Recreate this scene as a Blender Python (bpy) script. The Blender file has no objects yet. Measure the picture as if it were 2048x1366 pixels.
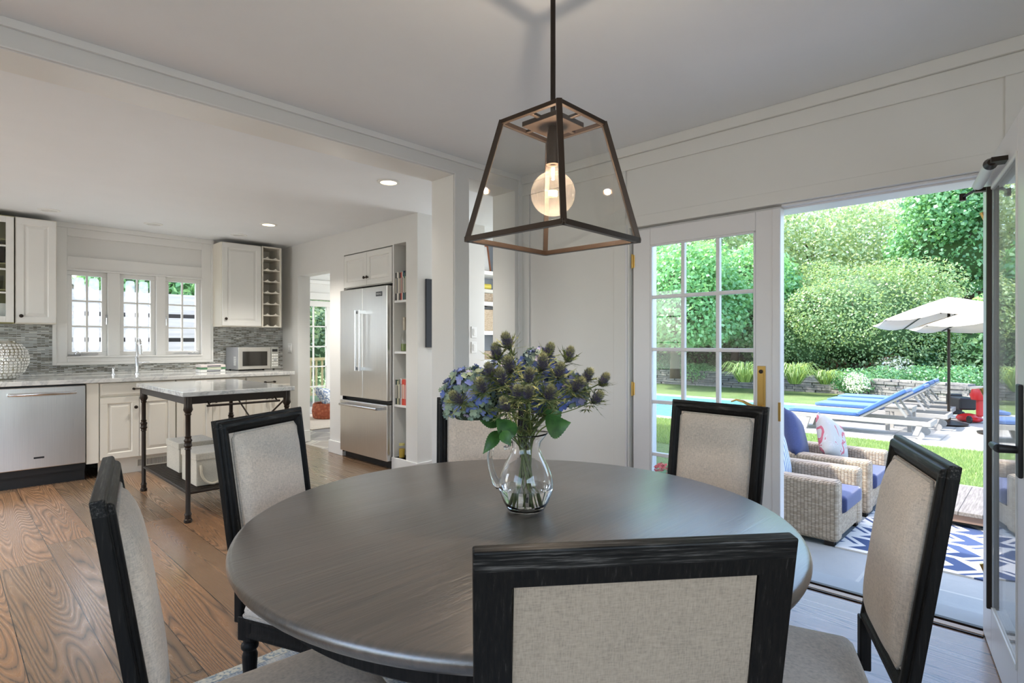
import bpy, bmesh, math, random
import numpy as np
from mathutils import Vector, Matrix, Quaternion
random.seed(7); rng = np.random.default_rng(11)
sc = bpy.context.scene
COL = sc.collection
PI = math.pi
R = math.radians

# ------------------------------------------------------------------ camera
cam = bpy.data.cameras.new('camera'); cam_o = bpy.data.objects.new('camera', cam); COL.objects.link(cam_o)
cam.sensor_width = 36; cam.lens = 1120 / 2048 * 36; cam.shift_y = 2 / 2048
cam.clip_start = 0.02; cam.clip_end = 300
cam_o.location = (0, 0, 1.24); cam_o.rotation_euler = (R(90), 0, R(44.2 - 90))
sc.camera = cam_o
# ------------------------------------------------------------------ colour management
sc.view_settings.view_transform = 'Standard'; sc.view_settings.look = 'None'
sc.view_settings.gamma = 1; sc.view_settings.use_curve_mapping = False
sc.view_settings.exposure = 0.0
# ------------------------------------------------------------------ sky and sun
w = bpy.data.worlds.new('world'); sc.world = w; w.use_nodes = True
nt = w.node_tree; nt.nodes.clear()
sky = nt.nodes.new('ShaderNodeTexSky'); sky.sky_type = 'NISHITA'; sky.sun_disc = False
sky.sun_elevation = R(58); sky.sun_rotation = R(-20); sky.air_density = 1.0; sky.dust_density = 2.0; sky.ozone_density = 1.0
bg = nt.nodes.new('ShaderNodeBackground'); bg.inputs[1].default_value = 1.0
wo = nt.nodes.new('ShaderNodeOutputWorld')
nt.links.new(sky.outputs[0], bg.inputs[0]); nt.links.new(bg.outputs[0], wo.inputs[0])

def light(name, kind, loc, energy, color=(1, 1, 1), direction=None, **kw):
    l = bpy.data.lights.new(name, kind); l.energy = energy; l.color = color
    for k, v in kw.items(): setattr(l, k, v)
    o = bpy.data.objects.new(name, l); COL.objects.link(o); o.location = loc
    if direction is not None: o.rotation_euler = Vector(direction).to_track_quat('-Z', 'Y').to_euler()
    return o
light('sun', 'SUN', (0, 5, 10), 9.0, (1.0, 0.97, 0.92), (0.36, -0.5, -0.79), angle=R(0.7))
# area lights added at unseen windows to brighten the rooms
light('fill_area_left', 'AREA', (-2.02, 0.7, 1.45), 3, (0.86, 0.94, 1.0), (1, 0, 0), shape='RECTANGLE', size=2.2, size_y=1.5)
light('fill_area_rear', 'AREA', (-0.4, -1.82, 1.45), 30, (0.86, 0.94, 1.0), (0, 1, 0), shape='RECTANGLE', size=2.4, size_y=1.5)
light('fill_area_kitchen', 'AREA', (-2.02, 5.2, 1.45), 26, (0.95, 0.98, 1.0), (1, 0, 0), shape='RECTANGLE', size=2.0, size_y=1.4)
light('fill_area_hall', 'AREA', (5.12, 3.9, 1.5), 36, (0.95, 0.98, 1.0), (-1, 0, 0), shape='RECTANGLE', size=0.9, size_y=1.3)
light('fill_area_sunroom', 'AREA', (7.02, 7.6, 1.5), 90, (1.0, 0.98, 0.95), (-1, 0, 0), shape='RECTANGLE', size=2.4, size_y=1.6)

# ------------------------------------------------------------------ node helpers
class G:
    def __init__(s, name, **p):
        s.m = bpy.data.materials.new(name); s.m.use_nodes = True; s.nt = s.m.node_tree
        s.b = s.nt.nodes['Principled BSDF']; s.out = s.nt.nodes['Material Output']
        for k, v in p.items(): s.set(k, v)
    def set(s, k, v):
        k = {'color': 'Base Color', 'rough': 'Roughness', 'metal': 'Metallic', 'spec': 'Specular IOR Level', 'coat': 'Coat Weight', 'coatr': 'Coat Roughness',
             'sheen': 'Sheen Weight', 'emit': 'Emission Color', 'es': 'Emission Strength', 'trans': 'Transmission Weight', 'ior': 'IOR', 'normal': 'Normal',
             'sss': 'Subsurface Weight', 'aniso': 'Anisotropic'}[k]
        i = s.b.inputs[k]
        if isinstance(v, bpy.types.NodeSocket): s.nt.links.new(v, i)
        elif isinstance(v, (tuple, list)) and len(v) == 3 and k != 'Normal': i.default_value = (*v, 1)
        else: i.default_value = v
    def n(s, t, **kw):
        nd = s.nt.nodes.new('ShaderNode' + t)
        for k, v in kw.items():
            if k[0] == '_': setattr(nd, k[1:], v)
            else:
                i = nd.inputs[int(k[1:])] if k[0] == 'i' and k[1:].isdigit() else nd.inputs[k]
                if isinstance(v, bpy.types.NodeSocket): s.nt.links.new(v, i)
                else: i.default_value = v
        return nd
    def math(s, op, a, b=0.0, c=None):
        nd = s.n('Math', _operation=op, i0=a, i1=b)
        if c is not None: nd.inputs[2].default_value = c
        return nd.outputs[0]
    def obj(s): return s.n('TexCoord').outputs['Object']
    def map(s, v, scale=(1, 1, 1), loc=(0, 0, 0), rot=(0, 0, 0)):
        return s.n('Mapping', Vector=v, Scale=scale, Location=loc, Rotation=rot).outputs[0]
    def noise(s, v, scale=5, detail=4, rough=0.55, dist=0):
        return s.n('TexNoise', Vector=v, Scale=scale, Detail=detail, Roughness=rough, Distortion=dist).outputs['Fac']
    def ramp(s, f, stops, interp='LINEAR'):
        nd = s.n('ValToRGB', Fac=f); cr = nd.color_ramp; cr.interpolation = interp
        while len(cr.elements) < len(stops): cr.elements.new(0.5)
        for e, (p, c) in zip(cr.elements, stops):
            e.position = p; e.color = (*c, 1) if len(c) == 3 else c
        return nd.outputs[0]
    def mix(s, f, a, b, mode='MIX'):
        nd = s.n('Mix', _data_type='RGBA', _blend_type=mode)
        for i, v in ((0, f), (6, a), (7, b)):
            if isinstance(v, bpy.types.NodeSocket): s.nt.links.new(v, nd.inputs[i])
            else: nd.inputs[i].default_value = v if i == 0 else (*v, 1)
        return nd.outputs[2]
    def bump(s, h, strength=0.3, dist=0.01):
        s.set('normal', s.n('Bump', Strength=strength, Distance=dist, Height=h).outputs[0])
    def xyz(s, v):
        nd = s.n('SeparateXYZ', i0=v); return nd.outputs
    def comb(s, x, y, z=0.0): return s.n('CombineXYZ', i0=x, i1=y, i2=z).outputs[0]
    def white(s, v): return s.n('TexWhiteNoise', _noise_dimensions='3D', Vector=v).outputs[0]
    def island(s): return s.n('NewGeometry').outputs['Random Per Island']

def flat(name, color, rough=0.5, metal=0, **k): return G(name, color=color, rough=rough, metal=metal, **k).m

def painted(name, color, rough=0.5, bump=0.04):
    g = G(name, rough=rough); o = g.obj()
    g.set('color', g.mix(g.noise(o, 3, 3), tuple(c * .97 for c in color), tuple(min(1, c * 1.03) for c in color)))
    g.bump(g.noise(o, 90, 3), bump, 0.002); return g.m

M = {}
M['wall'] = painted('wall_paint', (.75, .74, .71), .55)
M['trim'] = painted('trim_paint', (.80, .79, .76), .28, .03)
M['ceiling'] = painted('ceiling_paint', (.84, .86, .88), .55)
M['cab'] = painted('cabinet_paint', (.77, .72, .62), .35, .03)
M['cabwhite'] = painted('cabinet_white', (.77, .76, .72), .35, .03)
M['doorw'] = painted('door_paint', (.76, .75, .76), .35, .03)
M['white'] = painted('white_paint', (.82, .82, .80), .5)
M['greyback'] = painted('grey_backing', (.36, .40, .45), .6)
M['bronze'] = G('dark_bronze', color=(.035, .026, .02), rough=.38, metal=.7).m
M['copper'] = G('lantern_bronze', color=(.045, .028, .018), rough=.38, metal=.55).m
M['brass'] = G('brass', color=(.60, .40, .13), rough=.28, metal=1).m
M['chrome'] = G('chrome', color=(.75, .76, .78), rough=.14, metal=1).m
M['blackgap'] = flat('black_plastic', (.012, .012, .013), .5)
M['charcoal'] = flat('charcoal_panel', (.045, .052, .065), .8)

g = G('brushed_steel', metal=1); o = g.obj()
st = g.noise(g.map(o, (700, 700, 3)), 1, 2)
g.set('color', g.ramp(st, [(.3, (.74, .73, .72)), (.7, (.82, .81, .79))])); g.set('rough', g.ramp(st, [(.2, (.27,) * 3), (.8, (.33,) * 3)]))
g.bump(g.noise(g.map(o, (1, 1, .6)), 2.2, 1), .3, .02); M['steel'] = g.m

g = G('dark_oak_frame', rough=.42, spec=.16); o = g.obj()
gr = g.noise(g.map(o, (120, 120, 9)), 1, 5, .6)
g.set('color', g.ramp(gr, [(.35, (.007, .007, .007)), (.62, (.016, .014, .013)), (.78, (.05, .045, .04))])); g.bump(gr, .35, .003); M['oak'] = g.m
g = G('dark_oak_moulding', rough=.42, spec=.16); o = g.obj()
ox, oy, oz = g.xyz(o); up = g.math('GREATER_THAN', oz, .955)
gv1 = g.noise(g.map(o, (12, 260, 260)), 1, 4, .65); gv2 = g.noise(g.map(o, (230, 230, 12)), 1, 4, .65)
gr = g.math('ADD', g.math('MULTIPLY', gv1, up), g.math('MULTIPLY', gv2, g.math('SUBTRACT', 1.0, up)))
wear = g.ramp(gr, [(.40, (.006, .006, .006)), (.60, (.010, .009, .008)), (.76, (.035, .033, .030))]); worn = g.ramp(gr, [(.40, (.006, .006, .006)), (.55, (.020, .019, .017)), (.72, (.12, .11, .10))])
g.set('color', g.mix(up, wear, worn)); g.bump(gr, .3, .002); M['oak2'] = g.m

def linen(name, base):
    g = G(name, rough=.9, sheen=.25); o = g.obj()
    a = g.noise(g.map(o, (520, 90, 90)), 1, 2); b = g.noise(g.map(o, (90, 90, 520)), 1, 2)
    s_ = g.math('MULTIPLY', g.math('ADD', a, b), .5); big = g.noise(o, 6, 3)
    s2 = g.math('ADD', g.math('MULTIPLY', s_, .8), g.math('MULTIPLY', big, .2))
    g.set('color', g.ramp(s2, [(.35, tuple(c * .72 for c in base)), (.5, base), (.66, tuple(min(1, c * 1.2) for c in base))]))
    g.bump(s_, .35, .0015); return g.m
M['linen'] = linen('linen', (.66, .57, .475)); M['piping'] = linen('linen_piping', (.46, .41, .35))
M['linenback'] = linen('linen_back', (.33, .262, .192))

g = G('table_wood', spec=.8, coat=1.0, coatr=.34); g.b.inputs['Coat IOR'].default_value = 2.15; o = g.obj()
gr = g.noise(g.map(o, (5, 95, 60)), 1, 5, .6); gr2 = g.noise(g.map(o, (1.6, 9, 9)), 1, 3)
g.set('color', g.ramp(gr, [(.3, (.022, .016, .012)), (.7, (.095, .066, .046))]))
g.set('rough', g.ramp(g.math('ADD', g.math('MULTIPLY', gr, .5), g.math('MULTIPLY', gr2, .5)), [(.3, (.26,) * 3), (.7, (.46,) * 3)]))
g.bump(gr, .6, .004); M['table'] = g.m

# oak floor: planks run along Y
g = G('oak_floor', coat=.6, coatr=.22); o = g.obj(); x, y, z = g.xyz(o)
px = g.math('DIVIDE', x, .235); pi_ = g.math('FLOOR', px); fx = g.math('FRACT', px)
r1 = g.white(g.comb(pi_, 3.1, 0)); py = g.math('DIVIDE', g.math('ADD', y, g.math('MULTIPLY', r1, 2.1)), 2.1)
pj_ = g.math('FLOOR', py); fy = g.math('FRACT', py); rid = g.white(g.comb(pi_, pj_, 1.7))
gv = g.comb(g.math('ADD', g.math('MULTIPLY', x, 5.5), g.math('MULTIPLY', rid, 37)), g.math('ADD', g.math('MULTIPLY', y, .30), g.math('MULTIPLY', rid, 91)), rid)
cn = g.noise(gv, 1.1, 1.0, .4, .12)
cn2 = g.noise(g.comb(g.math('MULTIPLY', x, 22), g.math('MULTIPLY', y, 5), rid), 1, 3)
rings = g.math('PINGPONG', g.math('ADD', g.math('MULTIPLY', cn, 95), g.math('MULTIPLY', cn2, .7)), 1.0)
fine = g.noise(g.comb(g.math('MULTIPLY', x, 240), g.math('MULTIPLY', y, 9), rid), 1, 3)
rm = g.math('ADD', g.math('MULTIPLY', rings, .75), g.math('MULTIPLY', fine, .35))
c1 = g.ramp(rm, [(.13, (.032, .021, .015)), (.29, (.16, .10, .058)), (.55, (.235, .142, .080)), (1, (.30, .18, .10))])
tint = g.ramp(rid, [(0, (.70, .72, .74)), (.5, (.95, .92, .88)), (1, (1.2, 1.05, .95))])
c2 = g.mix(1.0, c1, tint, 'MULTIPLY')
seam = g.math('MAXIMUM', g.math('LESS_THAN', fx, .014), g.math('LESS_THAN', fy, .0018))
g.set('color', g.mix(seam, c2, (.012, .009, .007)))
g.set('rough', g.ramp(rm, [(.1, (.42,) * 3), (.8, (.27,) * 3)]))
g.bump(g.math('SUBTRACT', rm, g.math('MULTIPLY', seam, 2.0)), .10, .002); M['floor'] = g.m

def stonefloor(name, sx, sy, cols, joint, bumps=.35):
    g = G(name, rough=.62); o = g.obj()
    br = g.n('TexBrick', Vector=o, Scale=1.0, i4=1.0); br.inputs['Mortar Size'].default_value = .010
    br.inputs['Brick Width'].default_value = sx; br.inputs['Row Height'].default_value = sy; br.offset = .5
    br.inputs['Color1'].default_value = (0, 0, 0, 1); br.inputs['Color2'].default_value = (1, 1, 1, 1); br.inputs['Mortar'].default_value = (.5, .5, .5, 1)
    n1 = g.noise(o, 2.2, 6, .6, .5)
    c = g.mix(.45, g.ramp(n1, [(.3, cols[0]), (.55, cols[1]), (.75, cols[2])]), g.ramp(br.outputs[0], [(0, cols[0]), (1, cols[2])]))
    g.set('color', g.mix(br.outputs['Fac'], c, joint)); g.bump(g.noise(o, 9, 6), bumps, .01); return g.m
M['bluestone'] = stonefloor('bluestone', 1.15, .85, [(.17, .20, .21), (.25, .27, .27), (.36, .34, .30)], (.33, .33, .31))
M['pooldeck'] = stonefloor('pale_stone_deck', 1.2, .6, [(.36, .35, .325), (.40, .39, .36), (.44, .43, .40)], (.28, .27, .25), .1)
g = G('sunroom_stone', rough=.5); o = g.obj()
v = g.n('TexVoronoi', Vector=o, Scale=2.3, _feature='DISTANCE_TO_EDGE')
v2 = g.n('TexVoronoi', Vector=o, Scale=2.3)
c = g.mix(.5, g.ramp(g.noise(o, 4), [(.3, (.22, .20, .20)), (.7, (.40, .36, .33))]), g.ramp(v2.outputs['Color'], [(0, (.2, .2, .22)), (1, (.45, .38, .33))]))
g.set('color', g.mix(g.math('LESS_THAN', v.outputs[0], .03), c, (.5, .47, .42))); M['flag'] = g.m

g = G('mosaic_tile', rough=.25); o = g.obj(); x, y, z = g.xyz(o)
br = g.n('TexBrick', Vector=g.comb(x, z, 0), Scale=1.0); br.inputs['Brick Width'].default_value = .06; br.inputs['Row Height'].default_value = .0105; br.inputs['Mortar Size'].default_value = .0012
br.inputs['Color1'].default_value = (0, 0, 0, 1); br.inputs['Color2'].default_value = (1, 1, 1, 1); br.inputs['Mortar'].default_value = (.5, .5, .5, 1); br.inputs['Bias'].default_value = 0
ix = g.math('FLOOR', g.math('DIVIDE', g.math('ADD', x, g.math('MULTIPLY', g.math('MODULO', g.math('FLOOR', g.math('DIVIDE', z, .0105)), 2.0), .03)), .06)); iz = g.math('FLOOR', g.math('DIVIDE', z, .0105))
c = g.ramp(g.white(g.comb(ix, iz, 0)), [(0, (.10, .095, .07)), (.2, (.23, .22, .19)), (.45, (.34, .35, .34)), (.7, (.44, .45, .44)), (.9, (.6, .6, .56))], 'CONSTANT')
g.set('color', g.mix(br.outputs['Fac'], c, (.46, .46, .43))); M['mosaic'] = g.m

def marble(name, c0, c1, vein):
    g = G(name, rough=.12, coat=.3); o = g.obj()
    n = g.noise(o, 2.6, 8, .62, 1.4); v = g.math('ABSOLUTE', g.math('SUBTRACT', n, .5))
    c = g.mix(g.noise(o, 5, 4), c0, c1)
    sp = g.noise(o, 60, 3)
    c = g.mix(g.ramp(sp, [(.58, (0,) * 3), (.72, (.35,) * 3)]), c, vein)
    g.set('color', g.mix(g.ramp(v, [(0, (.6,) * 3), (.035, (0,) * 3)]), c, vein)); return g.m
M['marble'] = marble('white_marble', (.66, .66, .63), (.74, .73, .69), (.36, .37, .38))
M['marble2'] = marble('grey_white_marble', (.56, .56, .54), (.68, .67, .63), (.25, .26, .26))

def pane(name, tint=(1, 1, 1), ior=1.45):
    g = G(name); nt = g.nt; nt.nodes.remove(g.b)
    bf = g.n('NewGeometry').outputs['Backfacing']; fr = g.n('Fresnel', IOR=g.math('ADD', ior, g.math('MULTIPLY', bf, 1 / ior - ior))); t = g.n('BsdfTransparent'); t.inputs[0].default_value = (*tint, 1)
    gl = g.n('BsdfGlossy'); gl.inputs['Roughness'].default_value = 0.0
    mx = g.n('MixShader', i0=fr.outputs[0], i1=t.outputs[0], i2=gl.outputs[0]); nt.links.new(mx.outputs[0], g.out.inputs[0]); return g.m
M['pane'] = pane('window_glass', (.97, .985, .98))
M['lampglass'] = pane('lantern_glass', (.96, .96, .95), 1.38)
g = G('clouded_glass'); g.nt.nodes.remove(g.b); o = g.obj(); x, y, z = g.xyz(o)
tl = g.n('BsdfTranslucent'); tl.inputs[0].default_value = (.9, .93, .96, 1); df = g.n('BsdfDiffuse'); df.inputs[0].default_value = (.9, .93, .96, 1)
t = g.n('BsdfTransparent'); ms = g.n('MixShader', i0=.12, i1=tl.outputs[0], i2=df.outputs[0])
g.nt.links.new(g.n('MixShader', i0=g.ramp(g.noise(o, 7, 5, .6), [(.32, (.35,) * 3), (.58, (.92,) * 3)]), i1=t.outputs[0], i2=ms.outputs[0]).outputs[0], g.out.inputs[0]); M['haze'] = g.m
M['glass'] = G('clear_glass', color=(1, 1, 1), rough=0.0, trans=1.0, ior=1.46).m
M['water'] = G('vase_water', color=(.98, 1, .99), rough=0.0, trans=1.0, ior=1.33).m
M['filament'] = G('filament', color=(1, .6, .3), emit=(1, .55, .22), es=22).m
g = G('bulb_glass'); g.nt.nodes.remove(g.b); t = g.n('BsdfTransparent'); t.inputs[0].default_value = (.98, .96, .93, 1); gl = g.n('BsdfGlossy'); gl.inputs['Roughness'].default_value = .03; tl = g.n('BsdfTranslucent'); tl.inputs[0].default_value = (1, .85, .7, 1)
lw = g.n('LayerWeight', Blend=.35).outputs['Facing']; m1 = g.n('MixShader', i0=g.math('ADD', .04, g.math('MULTIPLY', g.math('POWER', lw, 2.0), .45)), i1=t.outputs[0], i2=gl.outputs[0])
g.nt.links.new(g.n('MixShader', i0=.014, i1=m1.outputs[0], i2=tl.outputs[0]).outputs[0], g.out.inputs[0]); M['bulb'] = g.m
M['lampface'] = G('downlight_lamp', color=(1, .9, .7), emit=(1, .78, .48), es=5).m
M['lampoff'] = flat('downlight_off', (.62, .62, .60), .6)

# ------------------------------------------------------------------ mesh helpers
def box(bm, x0, x1, y0, y1, z0, z1, mtx=None):
    v = [bm.verts.new(p) for p in ((x0, y0, z0), (x1, y0, z0), (x1, y1, z0), (x0, y1, z0), (x0, y0, z1), (x1, y0, z1), (x1, y1, z1), (x0, y1, z1))]
    if mtx is not None:
        for q in v: q.co = mtx @ q.co
    for f in ((3, 2, 1, 0), (4, 5, 6, 7), (0, 1, 5, 4), (1, 2, 6, 5), (2, 3, 7, 6), (3, 0, 4, 7)): bm.faces.new([v[i] for i in f])
    return v
def frame_z(d, up=None):
    return Vector(d).normalized().to_track_quat('Z', 'Y').to_matrix()
def cone(bm, p0, p1, r0, r1=None, seg=16, caps=True):
    r1 = r0 if r1 is None else r1; p0 = Vector(p0); p1 = Vector(p1); m = frame_z(p1 - p0)
    rings = []
    for p, r in ((p0, r0), (p1, r1)):
        rings.append([bm.verts.new(p + m @ Vector((r * math.cos(2 * PI * i / seg), r * math.sin(2 * PI * i / seg), 0))) for i in range(seg)])
    for i in range(seg): bm.faces.new((rings[0][i], rings[0][(i + 1) % seg], rings[1][(i + 1) % seg], rings[1][i]))
    if caps: bm.faces.new(rings[0][::-1]); bm.faces.new(rings[1])
def lathe(bm, prof, c=(0, 0, 0), seg=32, mtx=None, closed=True):
    rings = []
    for r, z in prof:
        if r < 1e-5: rings.append([bm.verts.new((c[0], c[1], c[2] + z))])
        else: rings.append([bm.verts.new((c[0] + r * math.cos(2 * PI * i / seg), c[1] + r * math.sin(2 * PI * i / seg), c[2] + z)) for i in range(seg)])
    for a, b in zip(rings, rings[1:]):
        for i in range(seg):
            j = (i + 1) % seg
            vs = [a[0]] if len(a) == 1 else [a[i], a[j]]
            vs += [b[0]] if len(b) == 1 else [b[j], b[i]]
            if len(vs) > 2: bm.faces.new(vs)
    if closed:
        if len(rings[0]) > 1: bm.faces.new(rings[0][::-1])
        if len(rings[-1]) > 1: bm.faces.new(rings[-1])
    if mtx is not None:
        for rr in rings:
            for v in rr: v.co = mtx @ v.co
def tube(bm, pts, r, seg=8, closed=False, caps=True):
    pts = [Vector(p) for p in pts]; n = len(pts); rs = r if isinstance(r, (list, tuple)) else [r] * n
    rings = []; prev = None
    for i, p in enumerate(pts):
        d = (pts[(i + 1) % n] - pts[i - 1]) if closed else (pts[min(i + 1, n - 1)] - pts[max(i - 1, 0)])
        d.normalize()
        if prev is None:
            u = d.orthogonal().normalized()
        else:
            u = (prev - d * prev.dot(d)).normalized()
        prev = u; v = d.cross(u)
        rings.append([bm.verts.new(p + (u * math.cos(2 * PI * k / seg) + v * math.sin(2 * PI * k / seg)) * rs[i]) for k in range(seg)])
    m = n if closed else n - 1
    for i in range(m):
        a = rings[i]; b = rings[(i + 1) % n]
        for k in range(seg): bm.faces.new((a[k], a[(k + 1) % seg], b[(k + 1) % seg], b[k]))
    if caps and not closed: bm.faces.new(rings[0][::-1]); bm.faces.new(rings[-1])
def sweep_rect(bm, w, h, prof, wt=None, mtx=None):
    """mitred picture-frame moulding in the XZ plane, centre-bottom at origin; prof = closed list of (inset, y)."""
    wt = w if wt is None else wt; rings = []
    for ins, yy in prof:
        rings.append([bm.verts.new(p) for p in ((-w / 2 + ins, yy, ins), (w / 2 - ins, yy, ins), (wt / 2 - ins, yy, h - ins), (-wt / 2 + ins, yy, h - ins))])
    n = len(rings)
    for i in range(n):
        a = rings[i]; b = rings[(i + 1) % n]
        for k in range(4): bm.faces.new((a[k], a[(k + 1) % 4], b[(k + 1) % 4], b[k]))
    if mtx is not None:
        for rr in rings:
            for v in rr: v.co = mtx @ v.co
def link(o, parent=None):
    COL.objects.link(o)
    if parent: o.parent = parent
    return o
def obj(name, bm, mat, parent=None, smooth=False, bevel=0, seg=2, loc=None, rot=None, recalc=True, mtx=None, angle=40):
    if recalc: bmesh.ops.recalc_face_normals(bm, faces=bm.faces)
    if mtx is not None: bmesh.ops.transform(bm, matrix=mtx, verts=bm.verts)
    me = bpy.data.meshes.new(name); bm.to_mesh(me); bm.free(); me.materials.append(mat)
    if smooth: 
        for p in me.polygons: p.use_smooth = True
        if smooth != 'all': me.set_sharp_from_angle(angle=R(angle))
    o = link(bpy.data.objects.new(name, me), parent)
    if bevel:
        b = o.modifiers.new('bevel', 'BEVEL'); b.width = bevel; b.segments = seg; b.limit_method = 'ANGLE'; b.angle_limit = R(35)
    if loc is not None: o.location = loc
    if rot is not None: o.rotation_euler = rot
    return o
def B(): return bmesh.new()
def bx(name, dims, mat, parent=None, bevel=0, **k):
    bm = B(); box(bm, *dims); return obj(name, bm, mat, parent, bevel=bevel, **k)
def tag(o, label, cat, group=None, kind=None):
    o['label'] = label; o['category'] = cat
    if group: o['group'] = group
    if kind: o['kind'] = kind
    return o
def thing(name, label, cat, loc=(0, 0, 0), rz=0, group=None):
    o = bpy.data.objects.new(name, None); o.empty_display_size = .1; COL.objects.link(o); o.location = loc; o.rotation_euler = (0, 0, rz)
    return tag(o, label, cat, group)
def struct(o): o['kind'] = 'structure'; return o
KIDS = {}
def copy_tree(o, parent=None):
    c = o.copy(); COL.objects.link(c)
    if parent: c.parent = parent; c.matrix_parent_inverse.identity()
    for ch in list(o.children): copy_tree(ch, c)
    return c
def quads(name, V, mat, parent=None, nv=4):
    """V: (n, nv, 3) array -> one mesh of loose faces"""
    n = V.shape[0]; me = bpy.data.meshes.new(name)
    me.vertices.add(n * nv); me.vertices.foreach_set('co', V.reshape(-1).astype(np.float32))
    me.loops.add(n * nv); me.loops.foreach_set('vertex_index', np.arange(n * nv, dtype=np.int32))
    me.polygons.add(n); me.polygons.foreach_set('loop_start', np.arange(0, n * nv, nv, dtype=np.int32))
    me.update(calc_edges=True); me.materials.append(mat)
    return link(bpy.data.objects.new(name, me), parent)
def wall(name, axis, a0, a1, b0, b1, z0, z1, holes, mat):
    """wall slab; axis 'X': slab between x=a0..a1 running along y=b0..b1 (and 'Y' the other way). holes: (b0,b1,z0,z1)"""
    bs = sorted({b0, b1, *[h[0] for h in holes], *[h[1] for h in holes]}); zs = sorted({z0, z1, *[h[2] for h in holes], *[h[3] for h in holes]})
    bs = [b for b in bs if b0 <= b <= b1]; zs = [q for q in zs if z0 <= q <= z1]
    solid = {}
    for i in range(len(bs) - 1):
        for j in range(len(zs) - 1):
            cb = (bs[i] + bs[i + 1]) / 2; cz = (zs[j] + zs[j + 1]) / 2
            solid[i, j] = not any(h[0] < cb < h[1] and h[2] < cz < h[3] for h in holes)
    bm = B()
    P = lambda a, b, z: bm.verts.new((a, b, z) if axis == 'X' else (b, a, z))
    for (i, j), s in solid.items():
        if not s: continue
        B0, B1, Z0, Z1 = bs[i], bs[i + 1], zs[j], zs[j + 1]
        bm.faces.new([P(a0, B0, Z0), P(a0, B1, Z0), P(a0, B1, Z1), P(a0, B0, Z1)])
        bm.faces.new([P(a1, B0, Z0), P(a1, B1, Z0), P(a1, B1, Z1), P(a1, B0, Z1)])
        if not solid.get((i - 1, j)): bm.faces.new([P(a0, B0, Z0), P(a1, B0, Z0), P(a1, B0, Z1), P(a0, B0, Z1)])
        if not solid.get((i + 1, j)): bm.faces.new([P(a0, B1, Z0), P(a1, B1, Z0), P(a1, B1, Z1), P(a0, B1, Z1)])
        if not solid.get((i, j - 1)): bm.faces.new([P(a0, B0, Z0), P(a1, B0, Z0), P(a1, B1, Z0), P(a0, B1, Z0)])
        if not solid.get((i, j + 1)): bm.faces.new([P(a0, B0, Z1), P(a1, B0, Z1), P(a1, B1, Z1), P(a0, B1, Z1)])
    bmesh.ops.remove_doubles(bm, verts=bm.verts, dist=1e-5)
    return struct(obj(name, bm, mat))
def strips(name, rects, mat, bevel=.003):
    bm = B()
    for r in rects: box(bm, *r)
    return struct(obj(name, bm, mat, bevel=bevel))

GZ = -.18     # level of the terrace and lawn
def at(px, D):   # ground direction seen at picture column px, at distance D along the view axis
    a = R(44.2); u = (px - 1024) / 1120
    return (D * (math.cos(a) + u * math.sin(a)), D * (math.sin(a) - u * math.cos(a)))

# ================================================================== STRUCTURE
XW = 3.126                      # inner face of the garden wall
wall('wall_garden', 'X', XW, XW + .19, -1.9, 2.93, -.12, 2.7, [(.18, 1.97, -.2, 1.975)], M['wall'])
wall('wall_divider', 'Y', 2.93, 3.17, -2.1, XW + .19, -.12, 2.7, [(-1.7, 2.449, -.2, 2.384), (2.584, 3.045, -.2, 2.384)], M['wall'])
wall('wall_kitchen_right', 'X', 3.12, 3.275, 4.26, 7.18, -.12, 2.7, [(5.92, 6.726, -.2, 2.065), (4.665, 5.605, -.2, 2.195), (4.442, 4.645, .12, 2.2)], M['wall'])
wall('wall_kitchen_back', 'Y', 7.18, 7.36, -2.1, 3.275, -.12, 2.7, [(.923, 1.261, 1.10, 1.975), (1.366, 1.705, 1.10, 1.975), (1.792, 2.161, 1.10, 1.975)], M['wall'])
wall('wall_left', 'X', -2.08, -1.9, -1.9, 7.36, -.12, 2.7, [(-.4, 1.8, .7, 2.2), (4.2, 6.2, .75, 2.15)], M['wall'])
wall('wall_rear', 'Y', -1.88, -1.7, -1.9, XW + .19, -.12, 2.7, [(-1.6, .8, .7, 2.2)], M['wall'])
# hall and sunroom
wall('wall_hall_near', 'Y', 2.97, 3.13, XW + .19, 5.2, -.12, 2.7, [], M['wall'])
wall('wall_hall_block', 'Y', 4.26, 4.40, 3.275, 3.971, -.12, 2.7, [], M['wall'])
wall('wall_hall_block_end', 'X', 3.85, 3.971, 4.40, 5.86, -.12, 2.7, [], M['wall'])
wall('wall_block_rear', 'Y', 5.78, 5.92, 3.275, 3.85, -.12, 2.7, [], M['wall'])
wall('wall_hall_right', 'X', 5.04, 5.2, 3.13, 5.1, -.12, 2.7, [(3.4, 4.4, .8, 2.1)], M['wall'])
wall('wall_shelf_back', 'Y', 5.06, 5.16, 3.971, 7.1, -.12, 2.7, [], M['greyback'])
wall('wall_sunroom_left', 'X', 3.12, 3.275, 7.36, 9.45, -.12, 2.7, [], M['wall'])
wall('wall_sunroom_back', 'Y', 9.4, 9.55, 3.12, 7.1, -.12, 2.7, [(4.1, 5.9, 0.0, 2.0)], M['wall'])
wall('wall_sunroom_right', 'X', 6.95, 7.1, 5.16, 9.55, -.12, 2.7, [(6.3, 8.9, .6, 2.2)], M['wall'])
def slab(name, x0, x1, y0, y1, z0, z1, mat): return struct(bx(name, (x0, x1, y0, y1, z0, z1), mat))
slab('floor', -2.08, XW + .02, -1.9, 7.2, -.12, 0, M['floor'])
slab('floor_hall', XW + .02, 5.1, 3.05, 5.1, -.12, 0, M['floor'])
slab('floor_sunroom', 3.13, 7.1, 5.1, 9.5, -.12, -.002, M['flag'])
slab('ceiling', -2.08, XW + .19, -1.9, 3.05, 2.5, 2.62, M['ceiling'])
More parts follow.
